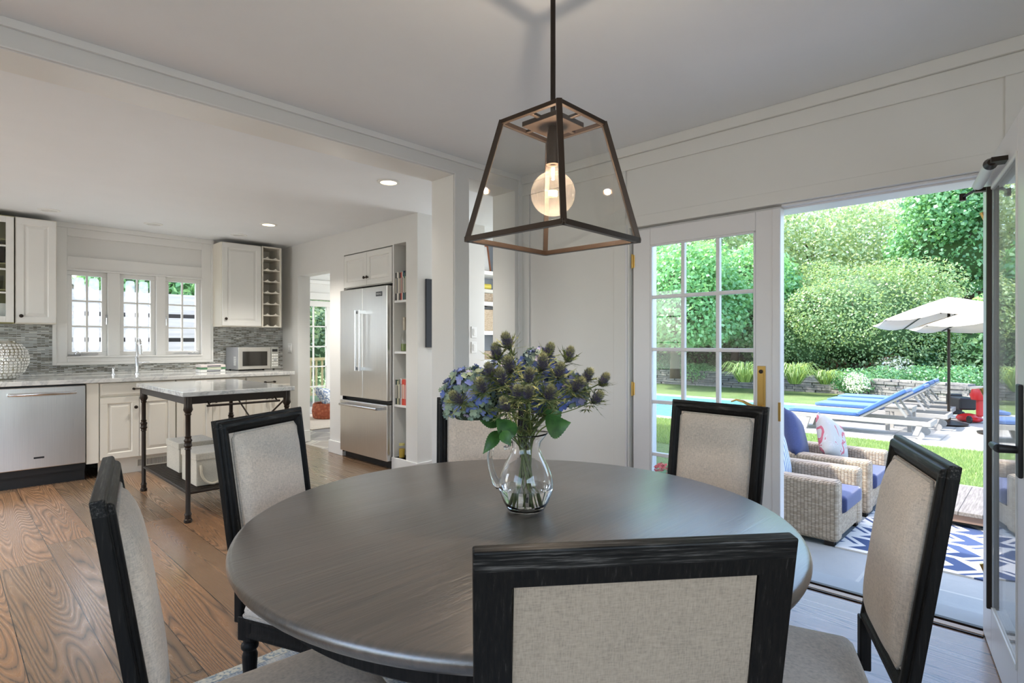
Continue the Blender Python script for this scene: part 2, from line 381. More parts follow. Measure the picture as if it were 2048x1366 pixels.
slab('ceiling_kitchen', -2.08, 3.2, 3.05, 7.36, 2.45, 2.6, M['ceiling'])
slab('ceiling_hall', 3.2, 5.2, 2.97, 5.16, 2.45, 2.6, M['ceiling'])
slab('ceiling_sunroom', 3.2, 7.1, 5.16, 9.55, 2.45, 2.6, M['ceiling'])
slab('roof', -2.4, 3.42, -2.3, 7.7, 2.7, 2.85, M['white'])
slab('roof_hall', 3.42, 5.4, 2.9, 5.2, 2.7, 2.85, M['white'])
slab('roof_sunroom', 3.42, 7.3, 5.2, 9.7, 2.7, 2.85, M['white'])
# --- trim: garden wall face boards
t = XW - .014
strips('trim_1', [(XW - .030, XW, -1.7, 2.93, 2.440, 2.5)], M['wall'], .004)          # crown strip
strips('trim_2', [(t, XW, -1.7, 2.93, 2.352, 2.44), (t, XW, -1.7, .155, 1.975, 2.352), (t, XW, 2.003, 2.093, .14, 2.352), (t, XW, 2.85, 2.93, .14, 2.352),
                  (t, XW, .155, 2.003, 1.975, 2.045), (t, XW, 1.972, 2.003, .14, 1.975), (t, XW, .10, .18, .0, 1.975)], M['wall'], .004)
strips('trim_3', [(XW - .022, XW, 1.985, 2.003, 0, 2.0)], M['doorw'], .006)
strips('baseboard_garden', [(XW - .018, XW, 1.985, 2.93, 0, .14)], M['trim'], .004)
# divider beam: crown strip, casing bead around the wide opening
strips('trim_4', [(-1.9, XW, 2.912, 2.93, 2.465, 2.5), (-1.7, 2.449, 2.922, 2.93, 2.384, 2.393), (2.449, 2.457, 2.922, 2.93, 0, 2.393), (2.457, 2.465, 2.925, 2.93, 0, 2.393)], M['trim'], .002)
strips('trim_5', [(-1.7, 2.449, 2.932, 3.168, 2.379, 2.384), (2.444, 2.449, 2.932, 3.168, 0, 2.379)], M['trim'], .001)
strips('trim_6', [(3.075, XW, 2.918, 2.93, 0, 2.465)], M['trim'], .003)
# kitchen window surround
YK = 7.18
def ksurr():
    y = YK - .022; r = [(.836, .923, y, YK, 1.04, 2.40), (2.161, 2.264, y, YK, 1.04, 2.40), (.923, 2.161, y, YK, 2.318, 2.40), (.923, 2.161, y, YK, 1.975, 2.115), (.923, 2.161, y, YK, 1.04, 1.10),
         (1.261, 1.366, y, YK, 1.10, 1.975), (1.705, 1.792, y, YK, 1.10, 1.975)]
    return r
strips('trim_7', ksurr(), M['trim'], .003)
strips('trim_8', [(.805, .836, YK - .034, YK, 1.01, 2.40), (2.264, 2.286, YK - .034, YK, 1.01, 2.40), (.836, 2.264, YK - .034, YK, 1.01, 1.04), (.80, 2.29, YK - .034, YK, 2.40, 2.45),
                  (.915, 2.169, YK - .034, YK - .02, 1.975, 1.992), (.915, 2.169, YK - .040, YK - .02, 1.085, 1.10)], M['trim'], .003)
strips('trim_9', [(-1.9, .805, YK - .012, YK, .93, 1.43), (.805, 2.286, YK - .012, YK, .93, 1.01), (2.286, 3.12, YK - .012, YK, .93, 1.43)], M['mosaic'], 0)
# kitchen right wall baseboards
def bb(name, rects): return strips(name, rects, M['trim'], .004)
bb('baseboard_kitchen', [(3.10, 3.12, 5.605, 5.92, 0, .14), (3.12, 3.275, 5.905, 5.92, 0, .14), (3.105, 3.275, 6.711, 6.726, 0, .14), (3.10, 3.12, 6.726, 6.86, 0, .14),
                         (3.105, 3.12, 4.26, 4.665, 0, .12), (3.105, 3.971, 4.245, 4.26, 0, .12), (3.971, 3.985, 4.245, 5.1, 0, .12)])
# door threshold
strips('threshold', [(3.075, 3.117, .22, 1.97, .0, .008)], painted('oak_sill', (.36, .25, .16), .4), .002)
strips('threshold_track', [(3.126, 3.15, .225, 1.97, -.01, .014), (3.062, 3.070, .22, 1.97, 0, .006)], M['bronze'], .001)
strips('door_sill', [(3.15, 3.34, .225, 1.97, -.17, -.004)], painted('sill_stone', (.27, .28, .27), .6), .004)
# jambs of the garden doorway
strips('trim_10', [(3.17, 3.32, .18, .20, -.004, 1.975), (3.17, 3.32, 1.94, 1.97, -.004, 1.975), (3.17, 3.32, .20, 1.94, 1.952, 1.975), (3.16, 3.19, .18, .203, 0, 1.975),
                   (3.136, 3.19, .20, 1.05, 1.962, 1.975)], M['doorw'], .004)
# recessed wall behind the fridge
slab('wall_niche_back', 3.83, 3.85, 4.40, 5.78, 0, 2.6, M['wall'])
slab('wall_niche_divider', 3.275, 3.83, 4.645, 4.665, 0, 2.45, M['white'])
# ---- ground outside
g = G('lawn_grass', rough=.9); o = g.obj()
n = g.noise(o, 45, 4, .7); n2 = g.noise(o, .9, 4, .6)
g.set('color', g.mix(g.ramp(n2, [(.35, (0,) * 3), (.65, (1,) * 3)]), g.ramp(n, [(.3, (.05, .10, .022)), (.7, (.15, .24, .06))]), g.ramp(n, [(.3, (.085, .13, .035)), (.7, (.24, .31, .11))])))
g.bump(n, .8, .03); M['lawn'] = g.m
slab('ground', 3.33, 90, -60, 90, GZ - .3, GZ - .005, M['lawn'])
slab('ground_rear', -60, 3.33, 9.6, 90, GZ - .3, GZ - .005, M['lawn'])
slab('ground_side', -60, 3.33, 7.5, 9.6, GZ - .3, GZ - .005, M['lawn'])
slab('terrace', 3.33, 7.12, -6, 2.95, GZ - .1, GZ, M['bluestone'])
PX0, PX1, PY0, PY1 = 9.80, 13.6, 3.78, 12.2
wall('pool_surround', 'X', GZ - .4, GZ + .002, 9.5, 13.95, -7, 12.6, [], M['pooldeck']) if False else None
bm = B()
for r in ((9.5, 13.95, -7, PY0), (9.5, PX0, PY0, PY1), (PX1, 13.95, PY0, PY1), (9.5, 13.95, PY1, 12.6)): box(bm, *r, GZ - .1, GZ + .004)
struct(obj('pool_surround', bm, M['pooldeck']))
bm = B()
for r in ((PX0 - .1, PX0, PY0, PY1), (PX1, PX1 + .1, PY0, PY1), (PX0, PX1, PY0 - .1, PY0), (PX0, PX1, PY1, PY1 + .1)): box(bm, *r, GZ - 1.3, GZ - .1)
box(bm, PX0, PX1, PY0, PY1, GZ - 1.4, GZ - 1.3)
# lower the ground under the pool: the lawn slab stops at it visually because water covers it
pw = flat('pool_plaster', (.45, .75, .80), .6); struct(obj('pool_basin', bm, pw))
g = G('pool_water', color=(.20, .52, .60), rough=.03, spec=.6); o = g.obj(); g.bump(g.noise(o, 3.5, 2), .12, .05)
tag(bx('pool_water', (PX0, PX1, PY0, PY1, GZ - .09, GZ - .003), g.m), 'turquoise water of the swimming pool beyond the lawn', 'pool water', kind='stuff')

# ================================================================== WINDOWS AND DOORS
def casement(name, x0, x1, z0, z1, hazy, crank):
    y0 = YK + .03; root = bpy.data.objects.new(name, None); COL.objects.link(root); root.location = ((x0 + x1) / 2, y0, z0); struct(root)
    W = (x1 - x0) / 2; H = z1 - z0; f = .045
    bm = B()
    for r in ((-W, W, 0, .05, 0, f), (-W, W, 0, .05, H - f, H), (-W, -W + f, 0, .05, f, H - f), (W - f, W, 0, .05, f, H - f)): box(bm, *r)
    obj('sash', bm, M['trim'], root, bevel=.004)
    bm = B(); h = (H - 2 * f) / 3
    box(bm, -.009, .009, .005, .035, f, H - f)
    for k in (1, 2): box(bm, -W + f, W - f, .006, .034, f + h * k - .009, f + h * k + .009)
    obj('muntins', bm, M['trim'], root, bevel=.003)
    bm = B(); box(bm, -W + f, W - f, .018, .022, f, H - f); obj('glass', bm, M['pane'], root)
    if hazy:
        bm = B()
        for i in (0, 1):
            for k in range(3):
                cx = (-W + f) / 2 * (1 if i == 0 else -1); cz = f + h * (k + .5); a = (W - f) / 2 - .018; b = h / 2 - .018
                vs = [bm.verts.new((cx + math.copysign(abs(math.cos(q)) ** .4, math.cos(q)) * a, .024, cz + math.copysign(abs(math.sin(q)) ** .4, math.sin(q)) * b)) for q in [2 * PI * j / 28 for j in range(28)]]
                bm.faces.new(vs)
        obj('clouded_film', bm, M['haze'], root)
    if crank:
        bm = B(); box(bm, -.11 * crank - .05, -.11 * crank + .05, -.04, 0, .005, .02); tube(bm, [(-.11 * crank, -.02, .02), (-.11 * crank + .02, -.05, .05), (-.11 * crank + .05, -.055, .03)], .006); box(bm, -.09, .09, -.02, 0, .02, .026)
        obj('crank_handle', bm, M['chrome'], root, smooth=True)
        bm = B(); s = W - .01 if crank > 0 else -W + .01; cone(bm, (s, -.035, .33), (s, -.035, .40), .007); box(bm, s - .008, s + .008, -.04, 0, .36, .43)
        obj('latch', bm, M['chrome'], root)
    return root
casement('window_1', .923, 1.261, 1.10, 1.975, True, 1)
casement('window_2', 1.366, 1.705, 1.10, 1.975, True, 0)
casement('window_3', 1.792, 2.161, 1.10, 1.975, False, -1)
def gridwin(name, loc, rz, W, H, cols, rows, fr=.07, mun=.02, depth=.05, sill=False, mat=None):
    root = bpy.data.objects.new(name, None); COL.objects.link(root); root.location = loc; root.rotation_euler.z = rz; struct(root); mat = mat or M['trim']
    bm = B()
    for r in ((0, W, 0, depth, 0, fr), (0, W, 0, depth, H - fr, H), (0, fr, 0, depth, fr, H - fr), (W - fr, W, 0, depth, fr, H - fr)): box(bm, *r)
    obj('frame', bm, mat, root, bevel=.004)
    bm = B()
    for k in range(1, cols): x = fr + (W - 2 * fr) * k / cols; box(bm, x - mun / 2, x + mun / 2, .01, depth - .01, fr, H - fr)
    for k in range(1, rows): z = fr + (H - 2 * fr) * k / rows; box(bm, fr, W - fr, .012, depth - .012, z - mun / 2, z + mun / 2)
    obj('muntins', bm, mat, root)
    return root
gridwin('unseen_window_4', (-1.93, -.4, .7), R(90), 2.2, 1.5, 4, 3)  # unseen window, added to carry the left fill light
gridwin('unseen_window_5', (-1.93, 4.2, .75), R(90), 2.0, 1.4, 4, 3)  # unseen kitchen window, added around its fill light
gridwin('unseen_window_6', (.8, -1.73, .7), R(180), 2.4, 1.5, 4, 3)  # unseen window behind the camera, added for the rear fill light
gridwin('unseen_window_7', (5.07, 3.4, .8), R(90), 1.0, 1.3, 2, 3)  # unseen window, added to light the hall shelves
gridwin('unseen_window_8', (6.98, 6.3, .6), R(90), 2.6, 1.6, 4, 3)  # unseen window framing the added sunroom area light
for i, x in enumerate((4.1, 5.0)):
    gw = gridwin('door_%d' % (3 + i), (x, 9.43, 0), 0, .9, 1.98, 3, 5, .10, .022, .045)
    bm = B(); box(bm, .1, .8, .02, .024, .1, 1.88); obj('glass', bm, M['pane'], gw)
strips('trim_11', [(4.0, 6.0, 9.37, 9.4, 2.0, 2.12), (3.275, 6.95, 9.36, 9.4, 2.28, 2.34), (4.02, 4.1, 9.38, 9.4, 0, 2.0)], M['trim'])

# closed french door leaf (hinged at far left)
def door_frame_bm(W, H, st, top, bot, th, st2=None):
    bm = B(); st2 = st2 or st
    for r in ((0, st, 0, th, 0, H), (W - st2, W, 0, th, 0, H), (st, W - st2, 0, th, H - top, H), (st, W - st2, 0, th, 0, bot)): box(bm, *r)
    return bm
root = bpy.data.objects.new('door_1', None); COL.objects.link(root); struct(root)
root.location = (XW + .006, 1.957, .012); root.rotation_euler.z = R(-90)       # local x runs to -Y, local y runs to +X
W1, H1 = .867, 1.946
obj('frame', door_frame_bm(W1, H1, .123, .105, .20, .044, .094), M['doorw'], root, bevel=.004)
bm = B(); gx0, gx1, gz0, gz1 = .123, .773, .20, 1.841
for k in (1, 2): x = gx0 + (gx1 - gx0) * k / 3; box(bm, x - .011, x + .011, .006, .038, gz0, gz1)
for k in range(1, 5): z = gz0 + (gz1 - gz0) * k / 5; box(bm, gx0, gx1, .004, .040, z - .011, z + .011)
for r in ((gx0, gx0 + .012, -.002, .012, gz0, gz1), (gx1 - .012, gx1, -.002, .012, gz0, gz1), (gx0, gx1, -.002, .012, gz0, gz0 + .012), (gx0, gx1, -.002, .012, gz1 - .012, gz1)): box(bm, *r)
obj('muntins', bm, M['doorw'], root, bevel=.004)
bx('glass', (gx0, gx1, .020, .024, gz0, gz1), M['pane'], root)
bx('astragal', (W1 - .004, W1 + .040, -.012, .05, 0, H1), M['doorw'], root, bevel=.006)
for z in (.26, .93, 1.75):
    bm = B(); cone(bm, (-.002, -.006, z - .045), (-.002, -.006, z + .045), .007, seg=12); box(bm, -.012, .012, -.003, .0, z - .04, z + .04)
    obj('hinge', bm, M['brass'], root, smooth=True)
bm = B(); box(bm, .785, .828, -.006, 0, .79, 1.10); box(bm, .795, .818, -.009, -.006, .86, 1.08)
hp = obj('handle_plate', bm, M['brass'], root, bevel=.003); hp['label'] = 'long brass lock plate'
bm = B(); cone(bm, (.806, -.006, .875), (.806, -.05, .875), .013, .010); tube(bm, [(.806, -.048, .875), (.77, -.052, .885), (.73, -.054, .905), (.69, -.052, .912), (.66, -.050, .900)], [.011, .010, .008, .006, .004], 10)
obj('lever', bm, M['brass'], root, smooth=True)
bm = B(); cone(bm, (.806, -.006, 1.07), (.806, -.012, 1.07), .011); cone(bm, (.806, -.006, .805), (.806, -.012, .805), .009)
obj('key_cylinder', bm, M['bronze'], root, smooth=True)
bm = B()
for z in (.86,): box(bm, W1 + .03, W1 + .042, -.016, -.010, z - .05, z + .05)
obj('strike', bm, M['brass'], root)

# open leaf on the right, swung into the room
root = bpy.data.objects.new('door_2', None); COL.objects.link(root); struct(root)
root.location = (3.115, .225, .0); root.rotation_euler.z = math.atan2(-.19, -.981)   # local x away from hinge, local -y faces the room centre
W2, H2 = .86, 1.965
obj('frame', door_frame_bm(W2, H2, .21, .12, .19, .044, .15), M['doorw'], root, bevel=.004, mtx=Matrix.Translation((0, 0, .006)))
bx('glass', (.21, .71, .003, .008, .19, 1.85), M['pane'], root)
bm = B(); box(bm, .208, .226, -.016, .0, .19, 1.855); s_ = obj('upright_bar', bm, M['bronze'], root, bevel=.002); s_['label'] = 'dark bronze upright bar'  # thin dark upright standing proud along the glass edge
bm = B()
for r in ((.226, .71, -.004, .003, .185, .20), (.226, .71, -.004, .003, 1.84, 1.855), (.70, .712, -.004, .006, .19, 1.85)): box(bm, *r)
obj('glazing_bead', bm, M['white'], root, bevel=.003)
bm = B(); box(bm, .755, .80, -.012, 0, .82, 1.11); obj('handle_plate', bm, M['blackgap'], root, bevel=.004)
bm = B(); cone(bm, (.775, -.012, .905), (.775, -.055, .905), .012, .014); tube(bm, [(.775, -.055, .905), (.72, -.058, .905), (.66, -.056, .90)], [.014, .013, .010], 10); obj('lever', bm, M['blackgap'], root, smooth=True)
bm = B(); cone(bm, (.12, -.030, 1.885), (.50, -.040, 1.875), .019, .019, 20); c_ = obj('door_closer', bm, M['white'], root, smooth=True); c_['label'] = 'white tubular door closer'
bm = B(); cone(bm, (.50, -.040, 1.875), (.53, -.040, 1.874), .021, .012, 16); box(bm, .50, .56, -.045, 0, 1.868, 1.884); box(bm, .10, .13, -.04, 0, 1.86, 1.875); cone(bm, (.02, -.07, 1.865), (.13, -.03, 1.872), .006); cone(bm, (.02, -.07, 1.85), (.02, -.07, 1.88), .012)
obj('closer_bracket', bm, M['bronze'], root, smooth=True)
for z in (.25, 1.0, 1.75):
    bm = B(); cone(bm, (0, .03, z - .045), (0, -.006, z + .045), .007, seg=12); obj('hinge', bm, M['brass'], root, smooth=True)

# ================================================================== KITCHEN
def raised_bm(W, H, th=.02, fr=.055):
    """raised-panel door front; local x 0..W, z 0..H, front face at y=0, back at y=th"""
    bm = B()
    for r in ((0, W, 0, th, 0, fr), (0, W, 0, th, H - fr, H), (0, fr, 0, th, fr, H - fr), (W - fr, W, 0, th, fr, H - fr)): box(bm, *r)
    def ring(i, y): return [bm.verts.new(p) for p in ((i, y, i), (W - i, y, i), (W - i, y, H - i), (i, y, H - i))]
    rs = [ring(fr - .001, .004), ring(fr + .006, .010), ring(fr + .012, .010), ring(fr + .034, .003)]
    for a, b in zip(rs, rs[1:]):
        for k in range(4): bm.faces.new((a[k], a[(k + 1) % 4], b[(k + 1) % 4], b[k]))
    bm.faces.new(rs[-1]); box(bm, fr - .001, W - fr + .001, .012, th, fr, H - fr)
    return bm
def slabdrawer(W, H):
    bm = B(); box(bm, 0, W, .004, .02, 0, H); box(bm, .014, W - .014, 0, .006, .014, H - .014); return bm
def knob_bm(): 
    bm = B(); lathe(bm, [(.006, 0), (.006, .012), (.015, .016), (.016, .022), (.010, .028), (0, .029)], seg=18, mtx=Matrix.Rotation(R(90), 4, 'X')); return bm
def pull_bm(w=.1):
    bm = B()
    for s in (-1, 1): lathe(bm, [(.011, 0), (.011, .004), (.005, .008), (.005, .022), (.011, .026), (.009, .034), (0, .036)], seg=14, mtx=Matrix.Translation((s * w / 2, 0, 0)) @ Matrix.Rotation(R(90), 4, 'X'))
    cone(bm, (-w / 2, -.026, 0), (w / 2, -.026, 0), .0045, seg=10); return bm
YF = 6.27
def base_cab(name, label, x0, x1, drawer, z0=.155, knobs='c', side=False):
    r = thing(name, label, 'cabinet', ((x0 + x1) / 2, YF, 0)); W = x1 - x0; h = W / 2
    bx('body', (-h, h, .02, .88, z0 - .005, .868), M['cab'], r, bevel=.002)
    bx('toe_kick', (-h, h, .07, .09, 0.0, z0 - .005), M['cab'], r)
    dz = .735 if drawer else .86
    if drawer:
        d = obj('drawer', slabdrawer(W - .008, .12), M['cab'], r, loc=(-h + .004, 0, .742), bevel=.003)
        p = obj('drawer_pull', pull_bm(), M['bronze'], d, smooth=True, loc=(W / 2, 0, .06))
    w = (W - .012) / 2
    for i in (0, 1):
        d = obj('door', raised_bm(w, dz - z0 - .01), M['cab'], r, loc=(-h + .004 + i * (w + .004), 0, z0 + .004), bevel=.0015)
        obj('knob', knob_bm(), M['bronze'], d, smooth=True, loc=(w - .028 if i == 0 else .028, 0, dz - z0 - .11))
    return r
base_cab('base_cabinet', 'cream base cabinet pair with single drawer, right beside the dishwasher', 1.041, 1.66, True)
base_cab('base_cabinet', 'middle cream base cabinet under the counter, behind the kitchen cart', 1.665, 2.33, True)
base_cab('base_cabinet', 'rightmost cream base cabinet, its drawer pull just under the microwave', 2.335, 2.823, True)
bm = B(); box(bm, .945, 1.036, YF, YF + .02, .14, .868); box(bm, .945, 1.036, YF + .02, 6.9, .14, .868); tag(obj('filler_panel', bm, M['cab'], bevel=.002), 'narrow plain cream upright panel between dishwasher and cabinets', 'panel')
base_cab('base_cabinet', 'cream base cabinet left of the dishwasher', -.62, .32, True)
bm = B(); box(bm, 0, .26, -.006, 0, 0, .075); 
vr = thing('vent_register', 'pale slotted heating register in the cabinet toe kick', 'vent', (1.34, YF + .07, .045))
bm = B()
for r_ in ((0, .27, -.012, 0, 0, .008), (0, .27, -.012, 0, .07, .078), (0, .008, -.012, 0, .008, .07), (.262, .27, -.012, 0, .008, .07)): box(bm, *r_)
obj('frame', bm, M['cab'], vr); bx('backing', (.008, .262, -.002, 0, .008, .07), M['blackgap'], vr)
bm = B()
for k in range(22): x = .012 + k * .0115; box(bm, x, x + .005, -.010, -.002, .008, .07)
obj('grille', bm, M['cab'], vr)
# counter
bm = B(); box(bm, -1.9, 2.86, YF - .03, YK - .013, .872, .91)
co = tag(obj('countertop', bm, M['marble'], bevel=.004), 'long white marble countertop along the kitchen back wall', 'countertop')
bm = B(); box(bm, -1.9, 3.118, YK - .03, YK - .013, .911, .93); tag(obj('counter_upstand', bm, M['marble'], bevel=.002), 'low white marble ledge behind the counter against the mosaic tiles', 'upstand')
# dishwasher
r = thing('dishwasher', 'stainless steel dishwasher under the counter, bar handle across its top', 'dishwasher', (.64, YF, 0))
bx('body', (-.295, .30, .03, .6, .1, .865), M['blackgap'], r)
bx('door', (-.292, .296, -.012, .03, .16, .855), M['steel'], r, bevel=.006)
bx('toe_kick', (-.295, .30, .06, .09, 0.0, .155), M['blackgap'], r)
bm = B(); tube(bm, [(-.22, -.012, .795), (-.22, -.045, .800), (-.17, -.058, .80), (0, -.064, .80), (.17, -.058, .80), (.22, -.045, .80), (.22, -.012, .795)], [.011, .013, .014, .014, .014, .013, .011], 12)
obj('handle', bm, M['chrome'], r, smooth=True)
bx('badge', (-.06, .01, -.015, -.012, .245, .26), M['blackgap'], r)
# faucet and soap pump
r = thing('kitchen_faucet', 'tall chrome kitchen tap in front of the middle window', 'tap', (1.47, 6.92, .91))
bm = B(); lathe(bm, [(.028, 0), (.028, .01), (.017, .014), (.016, .18), (.014, .185)], seg=20); obj('base', bm, M['chrome'], r, smooth=True)
bm = B(); pts = [(0, 0, .18)] + [(0, -.075 + .075 * math.cos(q), .30 + .075 * math.sin(q) * .9) for q in np.linspace(0, PI * .95, 10)]
tube(bm, pts, .012, 12); obj('spout', bm, M['chrome'], r, smooth=True)
bm = B(); cone(bm, (0, -.149, .305), (0, -.152, .21), .0135, .018, 16); obj('spray_head', bm, M['chrome'], r, smooth=True)
bm = B(); cone(bm, (.014, 0, .11), (.04, 0, .11), .012); tube(bm, [(.035, 0, .11), (.07, -.01, .12), (.11, -.02, .122)], [.007, .005, .004]); obj('lever', bm, M['chrome'], r, smooth=True)
bm = B(); lathe(bm, [(.018, 0), (.018, .006), (.011, .01), (.013, .05), (.012, .07), (0, .072)], seg=16); tube(bm, [(0, 0, .06), (0, -.03, .075), (0, -.06, .068)], .006)
tag(obj('soap_pump', bm, M['chrome'], smooth=True, loc=(1.26, 6.9, .91)), 'small chrome soap pump on the counter left of the tap', 'soap pump')
# hobnail vase
g = G('mercury_glass', rough=.22, metal=.75); o = g.obj(); n = g.noise(o, 14, 3)
g.set('color', g.ramp(n, [(.35, (.33, .30, .20)), (.6, (.62, .62, .58))])); M['mercury'] = g.m
g2 = flat('mercury_dot', (.80, .80, .77), .15, .6)
r = thing('hobnail_vase', 'large round silver vase covered in dimples at the counter left end', 'vase', (.40, 6.72, .91))
prof = [(.10, 0), (.105, .01), (.155, .07), (.185, .15), (.187, .2), (.17, .26), (.135, .31), (.10, .33), (.095, .345), (.09, .345), (.09, .33)]
bm = B(); lathe(bm, prof, seg=40); obj('body', bm, M['mercury'], r, smooth=True)
def prof_r(z):
    for (a, b), (c, d) in zip(prof, prof[1:]):
        if b <= z <= d and d > b: t_ = (z - b) / (d - b); return a + (c - a) * t_, math.atan2(c - a, d - b)
bm = B()
for k in range(12):
    z = .025 + k * .0255; rr, sl = prof_r(z); nseg = max(12, int(2 * PI * rr / .031))
    for i in range(nseg):
        q = 2 * PI * (i + .5 * (k % 2)) / nseg; nrm = Vector((math.cos(q) * math.cos(sl), math.sin(q) * math.cos(sl), -math.sin(sl)))
        p = Vector((rr * math.cos(q), rr * math.sin(q), z)); m = Matrix.Translation(p) @ nrm.to_track_quat('Z', 'Y').to_matrix().to_4x4()
        lathe(bm, [(.0125, 0), (.0125, .006), (.009, .009), (.005, .006), (0, .004)], seg=10, mtx=m, closed=False)
obj('dimples', bm, g2, r, smooth=True)
# microwave
r = thing('microwave_oven', 'silver countertop microwave on the marble counter by the wall', 'microwave', (2.66, 6.78, .915), R(3))
bx('body', (-.235, .24, 0, .33, .01, .27), flat('microwave_case', (.40, .41, .44), .3, .5), r, bevel=.006)
bx('door', (-.235, .145, -.018, 0, .012, .268), flat('microwave_front', (.48, .46, .42), .3, .6), r, bevel=.005)
bx('window', (-.19, .10, -.021, -.018, .05, .22), G('smoked_glass', color=(.02, .018, .014), rough=.08).m, r, bevel=.003)
bx('control_panel', (.148, .24, -.018, 0, .012, .268), flat('microwave_panel', (.42, .41, .37), .35, .5), r, bevel=.004)
bx('display', (.16, .225, -.021, -.018, .215, .245), M['blackgap'], r)
bm = B()
for i in range(3):
    for j in range(5): box(bm, .158 + i * .026, .176 + i * .026, -.020, -.018, .04 + j * .032, .058 + j * .032)
obj('keypad', bm, M['cabwhite'], r)
bm = B(); cone(bm, (.195, -.018, .12), (.195, -.028, .12), .018); obj('dial', bm, M['chrome'], r, smooth=True)
bm = B()
for k in range(5): box(bm, -.2365, -.2355, .05, .11, .06 + k * .022, .07 + k * .022)
obj('side_vents', bm, M['white'], r)
for s in (-.2, .2):
    for y in (.03, .3): bm = B(); cone(bm, (s, y, -.005), (s, y, .012), .012); obj('foot', bm, M['blackgap'], r)
def book(name, label, dims, cover, group=None, loc=(0, 0, 0), rz=0, flatlie=True, pages=(.75, .72, .64), mats={}):
    """dims: thickness, depth(spine to edge), height. spine faces -Y(local). lying books are stacked spine forward."""
    T, D_, H_ = dims; r = thing(name, label, 'book', loc, rz, group)
    key = cover
    if key not in mats: mats[key] = flat('book_cover', cover, .5)
    if 'p' not in mats: mats['p'] = flat('book_pages', pages, .8)
    c = bx('cover', (-T / 2, T / 2, 0, D_, 0, H_), mats[key], r, bevel=.0015); 
    bm = B(); box(bm, -T / 2 + .002, T / 2 - .002, .004, D_ + .0005, -.0003 if False else .002, H_ + .0004); obj('pages', bm, mats['p'], r)
    bm = B(); lum = sum(cover); tc = (.7, .66, .55) if lum < 1.2 else (.12, .12, .14)
    if tc not in mats: mats[tc] = flat('spine_print', tc, .5)
    box(bm, -T / 4, T / 4, -.0012, 0, H_ * .25, H_ * .8); obj('spine_title', bm, mats[tc], r)
    if flatlie:
        for ch in r.children: ch.matrix_local = Matrix(((0, 0, 1, -H_ / 2), (0, 1, 0, 0), (1, 0, 0, T / 2), (0, 0, 0, 1))) @ Matrix.Identity(4)
    return r
zz = .912
for lab, T, c in (('white book at the bottom of the counter stack', .030, (.72, .72, .70)), ('green spined book in the middle of the counter stack', .024, (.10, .22, .12)), ('pale pink book on top of the counter stack', .026, (.66, .58, .55))):
    book('book', lab, (T, .2, .25), c, 'books stacked flat on the counter', (2.13 + random.uniform(-.01, .01), 6.66, zz), R(random.uniform(-4, 4))); zz += T + .001
# upper cabinets
r = thing('wall_cabinet', 'cream upper cabinet with one raised panel door left of the window', 'cabinet', (.505, 6.85, 1.415))
bx('body', (.002, .30, .02, .318, 0, .985), M['cab'], r, bevel=.002); d = obj('door', raised_bm(.288, .965), M['cabwhite'], r, loc=(.006, 0, .01), bevel=.0015); obj('knob', knob_bm(), M['bronze'], d, smooth=True, loc=(.035, 0, .06))
r = thing('wall_cabinet', 'cream upper cabinet with a divided glass door at the far left edge', 'cabinet', (.02, 6.85, 1.415))
bm = B()
for q in ((0, .48, .30, .318, 0, .985), (0, .012, .02, .30, 0, .985), (.468, .48, .02, .30, 0, .985), (.012, .468, .02, .30, 0, .012), (.012, .468, .02, .30, .973, .985), (.012, .468, .02, .29, .30, .31), (.012, .468, .02, .29, .54, .55), (.012, .468, .02, .29, .76, .77)): box(bm, *q)
obj('body', bm, flat('cabinet_inside', (.36, .33, .16), .6), r)
bm = door_frame_bm(.474, .965, .055, .055, .055, .02)
for k in (1, 2, 3): z = .055 + .855 * k / 4; box(bm, .055, .419, .002, .018, z - .008, z + .008)
box(bm, .229, .245, .002, .018, .055, .91)
d = obj('door', bm, M['cabwhite'], r, loc=(.003, 0, .01), bevel=.002); bx('glass', (.055, .419, .009, .012, .055, .91), M['pane'], d)
def tumbler(loc, label, h=.12):
    bm = B(); lathe(bm, [(.03, 0), (.036, h), (.033, h), (.028, .006), (0, .006)], seg=18); return tag(obj('drinking_glass', bm, M['lampglass'], smooth=True, loc=loc), label, 'glass', 'glassware in the glass door cabinet')
tumbler((.40, 6.98, 1.728), 'tall clear tumbler on the lower shelf behind the glass door', .13)
tumbler((.32, 6.98, 1.728), 'clear tumbler second from the right behind the glass door')
tumbler((.40, 6.98, 1.968), 'clear tumbler on the middle shelf behind the glass door')
bm = B(); lathe(bm, [(.04, 0), (.075, .02), (.085, .13), (.06, .17), (.05, .2), (.045, .2), (.05, .16)], seg=24)
tag(obj('dark_jug', bm, flat('dark_glaze', (.03, .022, .02), .3), smooth=True, loc=(.37, 7.0, 1.97)), 'dark glazed jug behind the glass door, upper shelf', 'jug')
bx_ = bx('white_box', (.29, .46, 6.93, 7.07, 1.43, 1.60), M['white'], bevel=.002); tag(bx_, 'white box on the cabinet floor behind the glass door', 'box')
r = thing('wall_cabinet', 'cream upper cabinet with single raised panel door above the microwave', 'cabinet', (2.282, 6.85, 1.425))
bx('body', (0, .445, .02, .318, 0, .975), M['cab'], r, bevel=.002); d = obj('door', raised_bm(.437, .955), M['cabwhite'], r, loc=(.004, 0, .01), bevel=.0015); obj('knob', knob_bm(), M['bronze'], d, smooth=True, loc=(.035, 0, .08))
r = thing('wine_rack', 'tall cream wine rack with seven scalloped cubbies beside the upper cabinet', 'wine rack', (2.732, 6.85, 1.425))
bm = B()
for q in ((0, .016, 0, .318, 0, .975), (.214, .235, 0, .318, 0, .975), (.016, .214, .305, .318, 0, .975), (.016, .214, 0, .305, .96, .975)): box(bm, *q)
obj('case', bm, M['cab'], r, bevel=.001)
